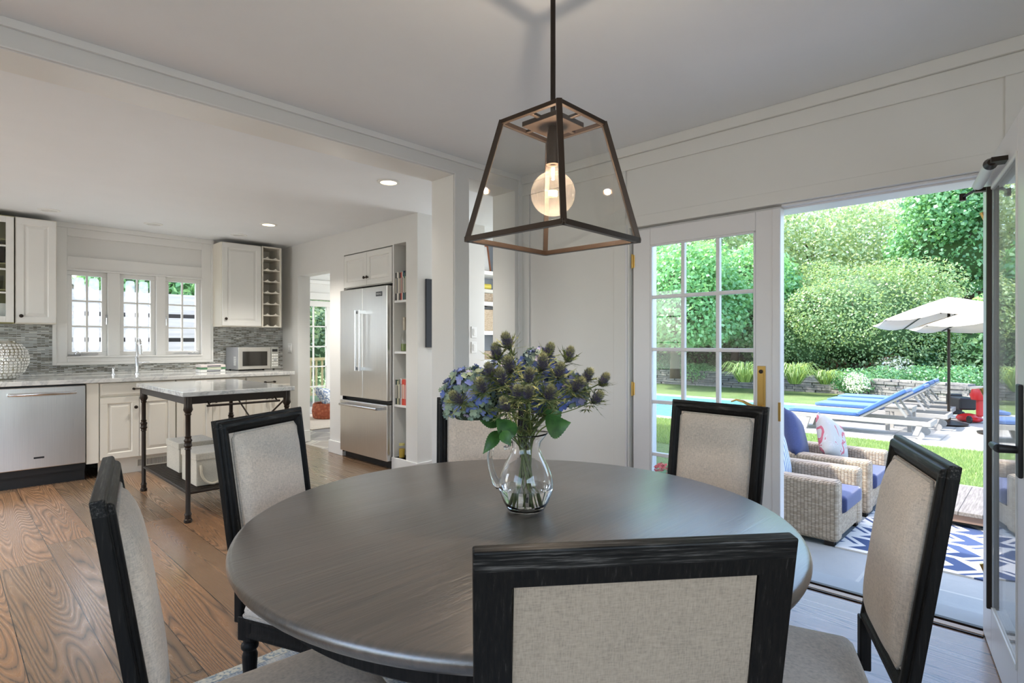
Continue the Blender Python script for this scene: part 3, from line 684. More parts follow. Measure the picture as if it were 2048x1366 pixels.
for k in range(7):
    z = .0 + k * .1365; bm = B(); box(bm, .016, .214, .004, .305, z, z + .012)
    n = 40; top = []
    for i in range(n + 1):
        x = .016 + .198 * i / n; u = (i / n * 2 + .5) % 1.0; h = .034 - .024 * (max(0, math.sin(u * PI)) ** .7 if True else 0); top.append((x, z + h))
    for yy in (0, .22):
        a = [bm.verts.new((x, yy, zt)) for x, zt in top]; b = [bm.verts.new((x, yy + .012, zt)) for x, zt in top]
        c = [bm.verts.new((x, yy, z)) for x, zt in top]; d2 = [bm.verts.new((x, yy + .012, z)) for x, zt in top]
        for i in range(n): bm.faces.new((c[i], c[i + 1], a[i + 1], a[i])); bm.faces.new((d2[i + 1], d2[i], b[i], b[i + 1])); bm.faces.new((a[i], a[i + 1], b[i + 1], b[i]))
    obj('bottle_cradle', bm, M['cab'], r)
# recessed lights
def downlight(x, y, on, label, z=2.45, W_=140):
    r = thing('recessed_light', label, 'ceiling light', (x, y, z), group='recessed lights in the kitchen ceiling')
    bm = B(); lathe(bm, [(.085, 0), (.085, -.004), (.062, -.008), (.06, -.002)], seg=32, closed=False); obj('trim_ring', bm, M['white'], r, smooth=True)
    bm = B(); lathe(bm, [(0, -.0035), (.062, -.0035)], seg=32, closed=False); obj('lamp_face', bm, M['lampface'] if on else M['lampoff'], r)
    if on:
        l = light('downlight', 'SPOT', (x, y, z - .03), W_, (1, .955, .89), (0, 0, -1), spot_size=R(120), spot_blend=.8, shadow_soft_size=.05)
downlight(2.378, 3.61, True, 'lit warm recessed ceiling light nearest the beam', W_=45)
downlight(-.9, 3.9, True, 'added ceiling lamp out of view at the far left, nearer the beam', W_=230)  # lamp added out of view to light the kitchen
downlight(-.9, 5.7, True, 'added ceiling lamp out of view at the far left, nearer the counter', W_=230)  # second unseen lamp, added for more kitchen light
downlight(2.376, 5.79, True, 'lit warm recessed ceiling light in front of the fridge wall')
downlight(.719, 6.6, False, 'unlit recessed ceiling light above the left upper cabinet')
downlight(1.547, 6.61, False, 'unlit recessed ceiling light above the kitchen window')
downlight(2.377, 6.6, False, 'unlit recessed ceiling light above the wine rack')
# ---- refrigerator (faces -X); local x -> world -Y, local y -> world +X
r = thing('refrigerator', 'tall stainless french door refrigerator built into the wall', 'refrigerator', (3.12, 5.595, 0), R(-90))
FW = .92
bx('body', (0, FW, .02, .66, .05, 1.80), M['blackgap'], r)
bx('side_frame', (-.004, .0, -.02, .02, .05, 1.80), M['blackgap'], r)
dl = bx('door', (.004, .462, -.055, .015, .665, 1.80), M['steel'], r, bevel=.006); dr = bx('door', (.468, .916, -.055, .015, .665, 1.80), M['steel'], r, bevel=.006)
fd = bx('freezer_drawer', (.004, .916, -.055, .015, .075, .625), M['steel'], r, bevel=.006)
bx('toe_grille', (.01, .91, .01, .04, 0.0, .07), M['blackgap'], r)
for dd, x in ((dl, .425), (dr, .505)):
    bm = B(); cone(bm, (x, -.115, .95), (x, -.115, 1.57), .013, seg=16)
    for z in (.97, 1.55): box(bm, x - .016, x + .016, -.118, -.055, z - .016, z + .016)
    obj('handle', bm, M['chrome'], dd, smooth=True, bevel=0)
bm = B(); cone(bm, (.10, -.115, .585), (.82, -.115, .585), .013, seg=16)
for x in (.115, .805): box(bm, x - .02, x + .02, -.118, -.055, .572, .598)
obj('handle', bm, M['chrome'], fd, smooth=True)
bd = bx('badge', (.72, .83, -.058, -.055, 1.70, 1.745), flat('badge_plate', (.10, .10, .11), .3, .8), r)
tc = bpy.data.curves.new('lettering', 'FONT'); tc.body = 'VIKING'; tc.size = .030; tc.align_x = 'CENTER'; tc.align_y = 'CENTER'; tc.extrude = .0006; tc.materials.append(flat('badge_letters', (.7, .7, .7), .3, .8))
to = bpy.data.objects.new('lettering_curve', tc); lm = bpy.data.meshes.new_from_object(to); bpy.data.objects.remove(to)
to = link(bpy.data.objects.new('lettering', lm), bd); to.location = (.775, -.0588, 1.7225); to.rotation_euler = (R(90), 0, 0)
r = thing('overhead_cabinet', 'white two door cabinet above the refrigerator', 'cabinet', (3.12, 5.60, 1.83), R(-90))
bx('body', (0, .93, .02, .55, 0, .36), M['cabwhite'], r)
for i in (0, 1):
    d = obj('door', raised_bm(.459, .345), M['cabwhite'], r, loc=(.004 + i * .463, -.004, .006), bevel=.0015); obj('knob', knob_bm(), M['bronze'], d, smooth=True, loc=(.432 if i == 0 else .027, 0, .08))
# ---- tall narrow shelf niche
r = thing('niche_shelves', 'narrow white shelves built in beside the refrigerator', 'shelves', (3.12, 4.4435, 0))
bm = B()
for q in ((0, .30, .2, .2015, .12, 2.2), (.29, .30, 0, .2, .12, 2.2)): box(bm, *q)
box(bm, .16, .29, 0, .0015, .12, 2.2)
obj('lining', bm, M['cabwhite'], r)
for z in (.635, 1.153, 1.65, .12): bx('shelf', (.004, .29, .001, .1995, z - .022, z), M['white'], r, bevel=.002)
def niche_books(z, specs, grp, where):
    y = 4.445 + .197
    for i, (T, H_, c, lab) in enumerate(specs):
        y -= T / 2 + .0008; book('book', lab + ' ' + where, (T, .16, H_), c, grp, (3.135, y, z + .001), R(-90), False); y -= T / 2
niche_books(1.65, [(.022, .27, (.02, .02, .022), 'black spined book at the left end of'), (.024, .275, (.72, .70, .66), 'wide cream book second from left on'), (.014, .27, (.45, .40, .33), 'thin tan book third from left on'), (.026, .265, (.03, .03, .035), 'black book in the middle of'), (.018, .27, (.50, .05, .04), 'red spined book on'), (.014, .272, (.70, .62, .50), 'thin buff book right of the red one on'), (.022, .28, (.04, .07, .12), 'navy book on'), (.014, .26, (.06, .18, .12), 'dark green book on'), (.018, .28, (.06, .05, .05), 'charcoal book at the right end of')], 'books on the upper niche shelf', 'the upper niche shelf')
niche_books(.635, [(.016, .24, (.03, .03, .035), 'black book at the left end of'), (.012, .24, (.05, .12, .08), 'thin dark green book on'), (.018, .23, (.60, .52, .35), 'tan book on'), (.022, .245, (.22, .25, .14), 'olive book on'), (.014, .25, (.10, .05, .09), 'thin plum book on'), (.016, .255, (.70, .68, .64), 'cream book left of the scarlet one on'), (.012, .24, (.42, .10, .08), 'thin brick red book on'), (.034, .25, (.62, .06, .03), 'wide scarlet book on'), (.022, .245, (.60, .10, .08), 'red book at the right end of')], 'books on the lower niche shelf', 'the lower niche shelf')
def bottle(name, label, loc, prof, liquid, lc, cap=None, group=None, cat='bottle'):
    r = thing(name, label, cat, loc, group=group); bm = B(); lathe(bm, prof, seg=20); obj('body', bm, M['lampglass'], r, smooth=True)
    rr = prof[1][0] * .93; bm = B(); lathe(bm, [(rr * .9, .004), (rr, .008), (rr, liquid)], seg=20); obj('liquid', bm, flat('liquid', lc, .15), r, smooth=True)
    if cap:
        bm = B(); lathe(bm, [(cap[0], cap[1]), (cap[0], cap[2])], seg=16); obj('cap', bm, flat('cap', cap[3], .35, .3), r, smooth=True)
bottle('decanter', 'square shouldered glass decanter of green liqueur on a niche shelf', (3.165, 4.53, 1.154), [(.035, 0), (.037, .01), (.037, .13), (.03, .16), (.016, .19), (.015, .21)], .075, (.11, .16, .02), (.018, .205, .33, (.38, .33, .26)), cat='decanter')
bottle('jar', 'yellow labelled jar on the bottom niche shelf', (3.155, 4.56, .121), [(.028, 0), (.03, .008), (.03, .10), (.027, .12), (.027, .13)], .09, (.55, .38, .05), (.028, .12, .14, (.6, .55, .2)), cat='jar')
bottle('oil_bottle', 'slim oil bottle with pourer on the bottom niche shelf', (3.19, 4.49, .121), [(.026, 0), (.028, .008), (.028, .12), (.012, .17), (.010, .24)], .08, (.40, .24, .04), (.009, .235, .27, (.5, .5, .5)))
# chalk panel and light switches
tag(bx('chalkboard', (3.207, 3.69, 4.235, 4.259, 1.195, 1.838), M['charcoal'], bevel=.002), 'dark grey wall board on the white wall end beside the fridge niche', 'wall board')
def switch(loc, rz, label, n=1, group=None):
    r = thing('light_switch', label, 'light switch', loc, rz, group); w_ = .036 * n + .034
    bx('plate', (-w_ / 2, w_ / 2, -.006, 0, -.058, .058), M['white'], r, bevel=.003)
    for i in range(n): x = (i - (n - 1) / 2) * .046; bx('rocker', (x - .015, x + .015, -.010, -.005, -.033, .033), M['trim'], r, bevel=.002)
switch((3.119, 6.95, 1.17), R(-90), 'double light switch on the kitchen wall above the counter end', 2)
switch((3.82, 4.259, 1.345), 0, 'upper light switch on the bright hall wall', 1); switch((3.82, 4.259, 1.19), 0, 'lower light switch on the bright hall wall', 1)

# ---- kitchen cart
r = thing('kitchen_cart', 'iron kitchen cart with a marble top and slatted lower shelf', 'kitchen cart', (1.21, 4.29, 0))
CX, CY = .69, 1.18
bx('marble_top', (-.045, CX + .045, -.045, CY + .045, .868, .90), M['marble2'], r, bevel=.005)
bm = B()
for q in ((-.02, CX + .02, -.02, .0, .815, .868), (-.02, CX + .02, CY, CY + .02, .815, .868), (-.02, 0, 0, CY, .815, .868), (CX, CX + .02, 0, CY, .815, .868)): box(bm, *q)
obj('apron_frame', bm, M['bronze'], r, bevel=.002)
legp = [(.022, 0), (.026, .004), (.026, .02), (.020, .026), (.020, .05), (.024, .054), (.016, .075), (.016, .50), (.022, .505), (.018, .515), (.027, .53), (.022, .54), (.022, .555), (.027, .565), (.018, .58), (.022, .59), (.016, .595), (.016, .735), (.022, .745), (.018, .752), (.030, .775), (.026, .80), (.026, .868)]
for x in (0, CX):
    for y in (0, CY):
        bm = B(); lathe(bm, legp, c=(x, y, 0), seg=18); obj('leg', bm, M['bronze'], r, smooth=True)
bm = B()
for a, b in (((0, 0), (CX, 0)), ((0, CY), (CX, CY)), ((0, 0), (0, CY)), ((CX, 0), (CX, CY))): cone(bm, (*a, .20), (*b, .20), .009, seg=10)
for k in range(1, 36): y = CY * k / 36; box(bm, .0, CX, y - .007, y + .007, .196, .204)
obj('slatted_shelf', bm, M['bronze'], r)
bm = B(); cone(bm, (CX, .03, .80), (CX, CY - .03, .24), .007, seg=8); cone(bm, (CX, .03, .24), (CX, CY - .03, .80), .007, seg=8); obj('cross_brace', bm, M['bronze'], r)
bm = B(); cone(bm, (.10, -.06, .80), (CX - .08, -.06, .80), .008, seg=10)
for x in (.12, CX - .10): cone(bm, (x, -.06, .80), (x, -.01, .83), .006, seg=8)
obj('towel_bar', bm, M['bronze'], r, smooth=True)
canvas = linen('canvas_box', (.52, .48, .39))
def storage_box(label, x0, y0, L=.27, W=.34):
    r = thing('storage_box', label, 'storage box', (x0, y0, .205))
    bx('body', (0, L, 0, W, 0, .19), canvas, r, bevel=.006); bx('lid', (-.006, L + .006, -.006, W + .006, .185, .235), canvas, r, bevel=.006)
    bm = B(); pts = [(L * .40 + .08 * math.cos(q), -.012 - .006 * math.sin(q * 3), .125 + .115 * math.sin(q)) for q in np.linspace(PI, 2 * PI, 16)]
    pts = [(pts[0][0], .0, .15)] + pts + [(pts[-1][0], .0, .15)]
    tube(bm, pts, [.008 + .0015 * (i % 2) for i in range(len(pts))], 8); obj('rope_handle', bm, flat('rope', (.62, .55, .42), .9), r, smooth=True)
storage_box('beige lidded storage box with rope handle on the cart shelf, nearest the room', 1.30, 4.42)
storage_box('beige lidded storage box on the cart shelf behind the nearer box', 1.34, 4.98)

# ---- hall shelves
r = thing('hall_shelving', 'white wall shelves in the bright hall beyond the slot', 'shelves', (4.1, 4.75, 0))
for z in (.70, 1.04, 1.375, 1.715, 2.075): bx('shelf', (-.13, .93, 0, .305, z - .045, z), M['white'], r, bevel=.002)
bx('side_panel', (-.13, -.10, 0, .305, 0, 2.4), M['white'], r)
wick = None

# ================================================================== WICKER etc materials
def wicker(name, c0, c1, c2, s=1.0):
    g = G(name, rough=.6); o = g.obj(); x, y, z = g.xyz(o)
    u = g.math('MULTIPLY', g.math('ADD', x, y), 42 * s); v = g.math('MULTIPLY', z, 95 * s)
    par = g.math('MODULO', g.math('FLOOR', u), 2.0)
    wv = g.math('ABSOLUTE', g.math('SINE', g.math('MULTIPLY', g.math('ADD', v, par), PI / 2 * 2)))
    wu = g.math('ABSOLUTE', g.math('SINE', g.math('MULTIPLY', u, PI)))
    h = g.math('MULTIPLY', g.math('POWER', wv, .5), g.math('ADD', .35, g.math('MULTIPLY', wu, .65)))
    cell = g.white(g.comb(g.math('FLOOR', u), g.math('FLOOR', v), 0))
    c = g.mix(cell, c1, c2); g.set('color', g.mix(g.ramp(h, [(.2, (0,) * 3), (.55, (1,) * 3)]), c0, c)); g.bump(h, .7, .006); return g.m
M['wicker'] = wicker('wicker', (.13, .09, .055), (.36, .27, .18), (.54, .43, .31))
M['basket'] = wicker('seagrass', (.22, .16, .10), (.52, .40, .27), (.68, .55, .40), 1.4)
def basket(name, label, loc, L, W, H_, mat, grp=None):
    bm = B(); vs = []
    for z, k in ((0, .94), (H_, 1.0)):
        vs.append([bm.verts.new((sx * L / 2 * k, sy * W / 2 * k, z)) for sx, sy in ((-1, -1), (1, -1), (1, 1), (-1, 1))])
    vs.append([bm.verts.new((sx * (L / 2 - .012), sy * (W / 2 - .012), H_)) for sx, sy in ((-1, -1), (1, -1), (1, 1), (-1, 1))])
    vs.append([bm.verts.new((sx * (L / 2 - .015) * .94, sy * (W / 2 - .015) * .94, .012)) for sx, sy in ((-1, -1), (1, -1), (1, 1), (-1, 1))])
    for a, b in zip(vs, vs[1:]):
        for k in range(4): bm.faces.new((a[k], a[(k + 1) % 4], b[(k + 1) % 4], b[k]))
    bm.faces.new(vs[0][::-1]); bm.faces.new(vs[-1])
    return tag(obj(name, bm, mat, bevel=.004, loc=loc), label, 'basket', grp)
basket('woven_basket', 'tall light woven basket on the third hall shelf', (4.50, 4.90, 1.376), .34, .24, .25, M['basket'])
basket('woven_basket', 'low brown woven basket on the second hall shelf', (4.50, 4.90, 1.716), .30, .24, .10, M['wicker'])
basket('woven_basket', 'grey woven basket on the lowest visible hall shelf', (4.50, 4.90, 1.041), .32, .24, .10, M['wicker'])
tag(bx('folded_towel', (4.40, 4.66, 4.80, 5.0, 1.818, 1.87), flat('cream_cloth', (.66, .64, .58), .9), bevel=.012), 'cream folded cloth in the brown basket on the hall shelf', 'towel')
bm = B(); cone(bm, (4.42, 4.90, 1.905), (4.62, 4.86, 1.905), .034, seg=20); tag(obj('yellow_roll', bm, flat('yellow', (.72, .60, .10), .6), smooth=True), 'yellow roll lying on the folded cloth in the hall', 'roll')
tag(bx('dark_case', (4.40, 4.62, 4.80, 4.95, 1.628, 1.66), M['blackgap'], bevel=.004), 'small dark case on top of the tall woven basket', 'case')
r = thing('picture_frame', 'wood framed sketch leaning on the top hall shelf', 'picture', (4.40, 4.88, 2.076)); m_ = Matrix.Rotation(R(-10), 4, 'X')
fw = flat('red_wood', (.30, .11, .05), .4); bm = B(); sweep_rect(bm, .30, .34, [(0, 0), (0, -.015), (.02, -.015), (.02, 0)], mtx=m_); o_ = obj('frame', bm, fw, r, loc=(.10, 0, 0))
bm = B(); box(bm, -.13, .13, -.006, -.004, .02, .32, m_); obj('mat_board', bm, M['white'], r, loc=(.10, 0, 0))
bm = B(); 
for a in ((-.05, .08, .02, .26), (.03, .08, .05, .15), (.05, .10, .03, .2)): cone(bm, m_ @ Vector((a[0], -.008, a[1])), m_ @ Vector((a[2], -.008, a[3])), .003)
obj('sketch', bm, M['blackgap'], r, loc=(.10, 0, 0))
# ---- sunroom
coral = G('coral_wicker', rough=.8); o = coral.obj(); n = coral.n('TexVoronoi', Vector=o, Scale=22).outputs[0]
coral.set('color', coral.ramp(n, [(.1, (.62, .20, .10)), (.6, (.40, .10, .05))])); coral.bump(n, 1.0, .02)
bm = B(); lathe(bm, [(.20, 0), (.235, .03), (.25, .13), (.235, .24), (.215, .26), (.20, .25), (.19, .05), (0, .04)], seg=32)
tag(obj('coral_basket', bm, coral.m, smooth=True, loc=(4.47, 8.55, 0)), 'round coral woven basket on the sunroom floor', 'basket')
def pillow_bm(W, H_, T, n=14, puff=.5):
    bm = B(); g_ = {}
    for s in (1, -1):
        for i in range(n + 1):
            for j in range(n + 1):
                u = i / n * 2 - 1; v = j / n * 2 - 1
                if s == -1 and (i in (0, n) or j in (0, n)): g_[s, i, j] = g_[1, i, j]; continue
                k = ((1 - u ** 4) * (1 - v ** 4)) ** puff; pin = 1 - .06 * (1 - abs(u)) * 0
                sh = 1 - .07 * (1 - v * v) * abs(u) ** 3; sv = 1 - .07 * (1 - u * u) * abs(v) ** 3
                g_[s, i, j] = bm.verts.new((u * W / 2 * sh, s * T / 2 * k, v * H_ / 2 * sv))
        for i in range(n):
            for j in range(n):
                f = [g_[s, i, j], g_[s, i + 1, j], g_[s, i + 1, j + 1], g_[s, i, j + 1]]; bm.faces.new(f if s == -1 else f[::-1])
    return bm
g = G('blue_print', rough=.9); o = g.obj(); n = g.noise(o, 14, 2, .5, 2)
g.set('color', g.ramp(n, [(.44, (.75, .75, .74)), (.5, (.20, .27, .42))], 'CONSTANT'))
tag(obj('throw_pillow', pillow_bm(.4, .4, .16), g.m, smooth='all', loc=(4.49, 8.58, .34), rot=(R(-50), .2, R(20))), 'blue and white patterned pillow in the coral basket', 'pillow')
tag(bx('area_rug', (3.7, 6.2, 7.55, 9.2, 0, .012), linen('sunroom_rug', (.62, .52, .42)), bevel=.004), 'plain tan rug on the sunroom floor', 'rug')

# ================================================================== DINING TABLE
TC = (1.146, 1.092)
r = thing('round_dining_table', 'large round dark wood dining table in the middle of the room', 'table', (*TC, 0))
bm = B(); lathe(bm, [(.70, .722), (.722, .724), (.731, .733), (.735, .742), (.735, .748), (.731, .756), (.722, .760), (0, .760)], seg=128); obj('tabletop', bm, M['table'], r, smooth=True, angle=50)
bm = B(); lathe(bm, [(.62, .655), (.65, .655), (.655, .66), (.655, .722), (.62, .722)], seg=96, closed=False); obj('apron', bm, M['oak'], r, smooth=True)
colp = [(.050, .09), (.050, .13), (.036, .145), (.042, .17), (.030, .20), (.033, .30), (.048, .38), (.052, .43), (.034, .50), (.040, .53), (.030, .56), (.045, .60), (.045, .655), (.045, .722)]
for k in range(4):
    q = R(45 + 90 * k + 44); bm = B(); lathe(bm, colp, c=(.20 * math.cos(q), .20 * math.sin(q), 0), seg=20); obj('column', bm, M['oak'], r, smooth=True)
bm = B()
for q in (R(44), R(134)): box(bm, -.42, .42, -.05, .05, .014, .09, Matrix.Rotation(q + R(45), 4, 'Z'))
obj('cross_base', bm, M['oak'], r, bevel=.012)

# ================================================================== CHAIRS
def make_chair():
    r = thing('dining_chair', 'x', 'chair', (0, 0, 0)); lean = R(8.5); z0 = .455; Hh = (.984 - z0) / math.cos(lean); Wt, Wb = .430, .415
    # local: seat faces +y, back foot of frame at y=0
    ML = Matrix.Translation((0, .077, z0)) @ Matrix.Rotation(lean, 4, 'X')
    prof = [(a_, b_ * .66) for a_, b_ in [(0, -.028), (0, .002), (.004, .006), (.011, .006), (.011, .014), (.017, .021), (.028, .021), (.034, .014), (.042, .010), (.050, .002), (.050, -.028)]]
    bm = B(); sweep_rect(bm, Wb, Hh, prof, Wt)
    # split faces: upright members and rails wear the grain along their own length
    obj('back_frame', bm, M['oak2'], r, bevel=.0025, mtx=ML, seg=2)
    w, h = Wb - .094, Hh - .094
    n = 22; bm = B(); gr = []
    for i in range(n + 1):
        row = []
        for j in range(n + 1):
            u = i / n * 2 - 1; v = j / n * 2 - 1; k = ((1 - abs(u) ** 5) * (1 - abs(v) ** 5)) ** .55
            row.append(bm.verts.new((u * w / 2 * (1 + .03 * j / n), -.002 + .046 * k, .047 + (v + 1) / 2 * h)))
        gr.append(row)
    for i in range(n):
        for j in range(n): bm.faces.new((gr[i][j], gr[i + 1][j], gr[i + 1][j + 1], gr[i][j + 1]))
    pad = obj('back_pad', bm, M['linen'], r, smooth='all', mtx=ML)
    bm = B(); e = .006; pr = [(-w / 2 + e, .008, .047 + e), (w / 2 - e, .008, .047 + e), (w / 2 * 1.03 - e, .008, .047 + h - e), (-w / 2 * 1.03 + e, .008, .047 + h - e)]
    pts = []
    for a, b in zip(pr, pr[1:] + pr[:1]): pts += [Vector(a).lerp(Vector(b), t_) for t_ in (.04, .5, .96)]
    tube(bm, pts, .0045, 6, closed=True); obj('piping', bm, M['piping'], pad, smooth='all', mtx=ML)
    bm = B(); box(bm, -w / 2 - .002, w / 2 + .002, -.014, -.008, .047, .047 + h); bp = obj('rear_panel', bm, M['linenback'], r, mtx=ML); bp['label'] = 'linen panel on the back of the chair'
    # posts from frame to seat
    for s in (-1, 1):
        bm = B(); box(bm, s * .186 - .018, s * .186 + .018, .064, .092, .33, .475); obj('back_post', bm, M['oak'], r, bevel=.004)
    # seat
    D0, D1 = .10, .56
    def half(y): t_ = (y - D0) / (D1 - D0); return .212 + .038 * math.sin(min(1, t_) * PI / 2)
    def outline(off, m_=9):
        pts = []; hb = half(D0) - off; hf = half(D1) - off; rb = .02; rf = .055
        corners = [(-hb, D0 + off, rb, 180), (hb, D0 + off, rb, 270), (hf, D1 - off, rf, 0), (-hf, D1 - off, rf, 90)]
        for (x, y, rr, a0) in corners:
            sx = 1 if x > 0 else -1; sy = 1 if y > .3 else -1
            for i in range(m_ + 1): q = R(a0 + 90 * i / m_); pts.append((x - sx * rr + rr * math.cos(q), y - sy * rr + rr * math.sin(q)))
        # bow the front a little
        return [(x, y + .02 * (1 - (x / hf) ** 2) * max(0, (y - D0 - .2) / (D1 - D0 - .2)) ** 2) for x, y in pts]
    def stack(levels, cap=True):
        bm = B(); rings = [[bm.verts.new((x, y, z)) for x, y in outline(off)] for off, z in levels]
        for a, b in zip(rings, rings[1:]):
            for i in range(len(a)): bm.faces.new((a[i], a[(i + 1) % len(a)], b[(i + 1) % len(a)], b[i]))
        bm.faces.new(rings[0][::-1]); c = sum((v.co for v in rings[-1]), Vector()) / len(rings[-1]); c.z += .002; cv = bm.verts.new(c)
        for i in range(len(rings[-1])): bm.faces.new((rings[-1][i], rings[-1][(i + 1) % len(rings[-1])], cv))
        return bm
    dz = -.075
    seat = obj('seat_cushion', stack([(o_, z_ + dz) for o_, z_ in [(.010, .428), (.003, .435), (.001, .45), (.005, .466), (.018, .481), (.045, .492), (.09, .499), (.14, .502)]]), M['linen'], r, smooth='all')
    bm = B(); tube(bm, [(x, y, .434 + dz) for x, y in outline(.001)], .005, 6, closed=True); obj('piping', bm, M['piping'], seat, smooth='all')
    obj('seat_rail', stack([(o_, z_ + dz) for o_, z_ in [(.004, .365), (.0, .37), (.0, .38), (.003, .385), (.003, .415), (-.001, .42), (.0, .43)]]), M['oak'], r, smooth=True)
    lp = [(.012, 0), (.014, .003), (.016, .02), (.021, .17), (.024, .225), (.019, .24), (.027, .25), (.027, .26), (.020, .27), (.024, .285)]
    for (x, y) in ((-.186, .112), (.186, .112), (-.222, .535), (.222, .535)):
        bm = B(); prof_ = lp; lathe(bm, prof_, c=(x, y, 0), seg=16)
        box(bm, x - .026, x + .026, y - .026, y + .026, .28, .357); obj('leg', bm, M['oak'], r, smooth=True, bevel=.003)
    return r
chairs = [  # top-of-back midpoint, facing (deg), label
    ((.639, .394), 51, 'nearest dining chair, seen from behind with its linen back panel'),
    ((.235, 1.323), -12, 'leftmost dining chair, dark frame seen edge on near the room left side'),
    ((.827, 2.067), -63, 'dining chair on the kitchen side of the table, in front of the cart'),
    ((1.781, 1.922), 224, 'dining chair on the far side, half hidden behind the flowers'),
    ((2.313, 1.035), 176, 'dining chair standing in front of the closed french door'),
    ((1.668, .241), 113, 'dining chair at right, back turned to the open doorway')]
proto = make_chair()
for i, (m_, a, lab) in enumerate(chairs):
    c = proto if i == 0 else copy_tree(proto); c['label'] = lab; c['group'] = 'dining chairs around the round table'
    c.location = (m_[0], m_[1], 0); c.rotation_euler.z = R(a - 90)
# rug
g = G('blue_grey_rug', rough=.95); o = g.obj(); x, y, z = g.xyz(o)
s1 = g.noise(g.map(o, (160, 26, 1)), 1, 2); s2 = g.noise(g.map(o, (12, 220, 1)), 1, 2); n = g.math('MULTIPLY', g.math('ADD', s1, s2), .5); blot = g.noise(o, 9, 4, .65)
c = g.mix(g.ramp(blot, [(.42, (0,) * 3), (.58, (1,) * 3)]), g.ramp(n, [(.42, (.12, .17, .25)), (.56, (.42, .46, .50))]), g.ramp(n, [(.40, (.30, .34, .40)), (.55, (.58, .56, .50))]))
g.set('color', c); g.bump(n, .6, .004)
rg = thing('dining_rug', 'blue and cream woven rug under the dining table', 'rug', (1.05, 1.0, 0))
bx('pile', (-1.30, 1.15, -1.10, 1.235, 0.0005, .010), g.m, rg, bevel=.003)
g = G('rug_border', rough=.95); o = g.obj(); n = g.noise(g.map(o, (60, 60, 1)), 1, 3); g.set('color', g.ramp(n, [(.4, (.22, .28, .33)), (.55, (.60, .58, .50))]))
bm = B()
for q in ((-1.30, 1.15, 1.19, 1.2355), (-1.30, 1.15, -1.1005, -1.05), (-1.3005, -1.25, -1.05, 1.19), (1.10, 1.1505, -1.05, 1.19)): box(bm, *q, .0008, .0108)
obj('border', bm, g.m, rg)

# ================================================================== LANTERN
r = thing('pendant_lantern', 'bronze framed tapered glass lantern hanging over the dining table', 'pendant lamp', (1.215, 1.02, 0), R(1))
zb, zt, hb, ht = 1.53, 1.86, .171, .103
Cb = [(-hb, -hb, zb), (hb, -hb, zb), (hb, hb, zb), (-hb, hb, zb)]; Ct = [(-ht, -ht, zt), (ht, -ht, zt), (ht, ht, zt), (-ht, ht, zt)]
def bar(bm, a, b, w_=.012, d_=.012):
    a = Vector(a); b = Vector(b); d = b - a; z = d.normalized(); out = Vector(((a.x + b.x) / 2, (a.y + b.y) / 2, 0)); 
    if out.length < 1e-4: out = Vector((1, 0, 0))
    out.normalize(); xx = z.cross(out).normalized(); yy = xx.cross(z); m = Matrix((xx, yy, z)).transposed().to_4x4(); m.translation = a
    box(bm, -w_ / 2, w_ / 2, -d_ / 2, d_ / 2, -.004, d.length + .004, m)
bm = B()
for k in range(4): bar(bm, Cb[k], Cb[(k + 1) % 4], .014, .016); bar(bm, Ct[k], Ct[(k + 1) % 4], .012, .012); bar(bm, Cb[k], Ct[k], .015, .015)
obj('frame', bm, M['copper'], r, bevel=.001)
for k in range(4):
    ins = .004; a, b, c_, d_ = [Vector(p) for p in (Cb[k], Cb[(k + 1) % 4], Ct[(k + 1) % 4], Ct[k])]; nrm = (b - a).cross(d_ - a).normalized() * .0015
    bm = B(); v = [bm.verts.new(p + nrm * s) for s in (-1, 1) for p in (a, b, c_, d_)]
    for f in ((3, 2, 1, 0), (4, 5, 6, 7), (0, 1, 5, 4), (1, 2, 6, 5), (2, 3, 7, 6), (3, 0, 4, 7)): bm.faces.new([v[i] for i in f])
    obj('glass_panel', bm, M['lampglass'], r)
bm = B(); box(bm, -.062, .062, -.062, .062, zt - .012, zt + .002)
for k in range(4):
    q = PI / 2 * k; box(bm, .055, ht, -.006, .006, zt - .004, zt + .004, Matrix.Rotation(q, 4, 'Z'))
obj('top_plate', bm, M['copper'], r, bevel=.001)
bm = B(); cone(bm, (0, 0, zt - .012), (0, 0, zt - .055), .014, .019, 20); cone(bm, (0, 0, zt - .055), (0, 0, zt - .118), .019, .019, 20); obj('socket', bm, M['copper'], r, smooth=True)
bm = B(); cone(bm, (0, 0, zt), (0, 0, 2.49), .0072, seg=14); cone(bm, (0, 0, 2.49), (0, 0, 2.5), .06, .06, 28); obj('rod', bm, M['bronze'], r, smooth=True)
bz = zt - .125; R_ = .0625
prof = [(.019, 0), (.021, -.01), (.022, -.02)] + [(R_ * math.sin(q), -.075 + R_ * math.cos(q)) for q in np.linspace(R(24), PI, 18)]
prof[-1] = (0, -.075 - R_)
bm = B(); lathe(bm, [(a, b + bz) for a, b in prof], seg=40, closed=False); bulb = obj('bulb', bm, M['bulb'], r, smooth='all')
bm = B(); cone(bm, (0, 0, bz), (0, 0, bz - .035), .006, .004); obj('bulb_stem', bm, M['white'], bulb)
bm = B(); pts = [(.012 * math.cos(q * 3), .012 * math.sin(q * 3), bz - .066 - .014 * (q / 6.28)) for q in np.linspace(0, 6.28, 40)]; tube(bm, pts, .0016, 5); obj('filament', bm, M['filament'], bulb)
light('lantern_bulb', 'POINT', (1.215, 1.02, bz - .072), 16, (1, .83, .66), shadow_soft_size=.008)

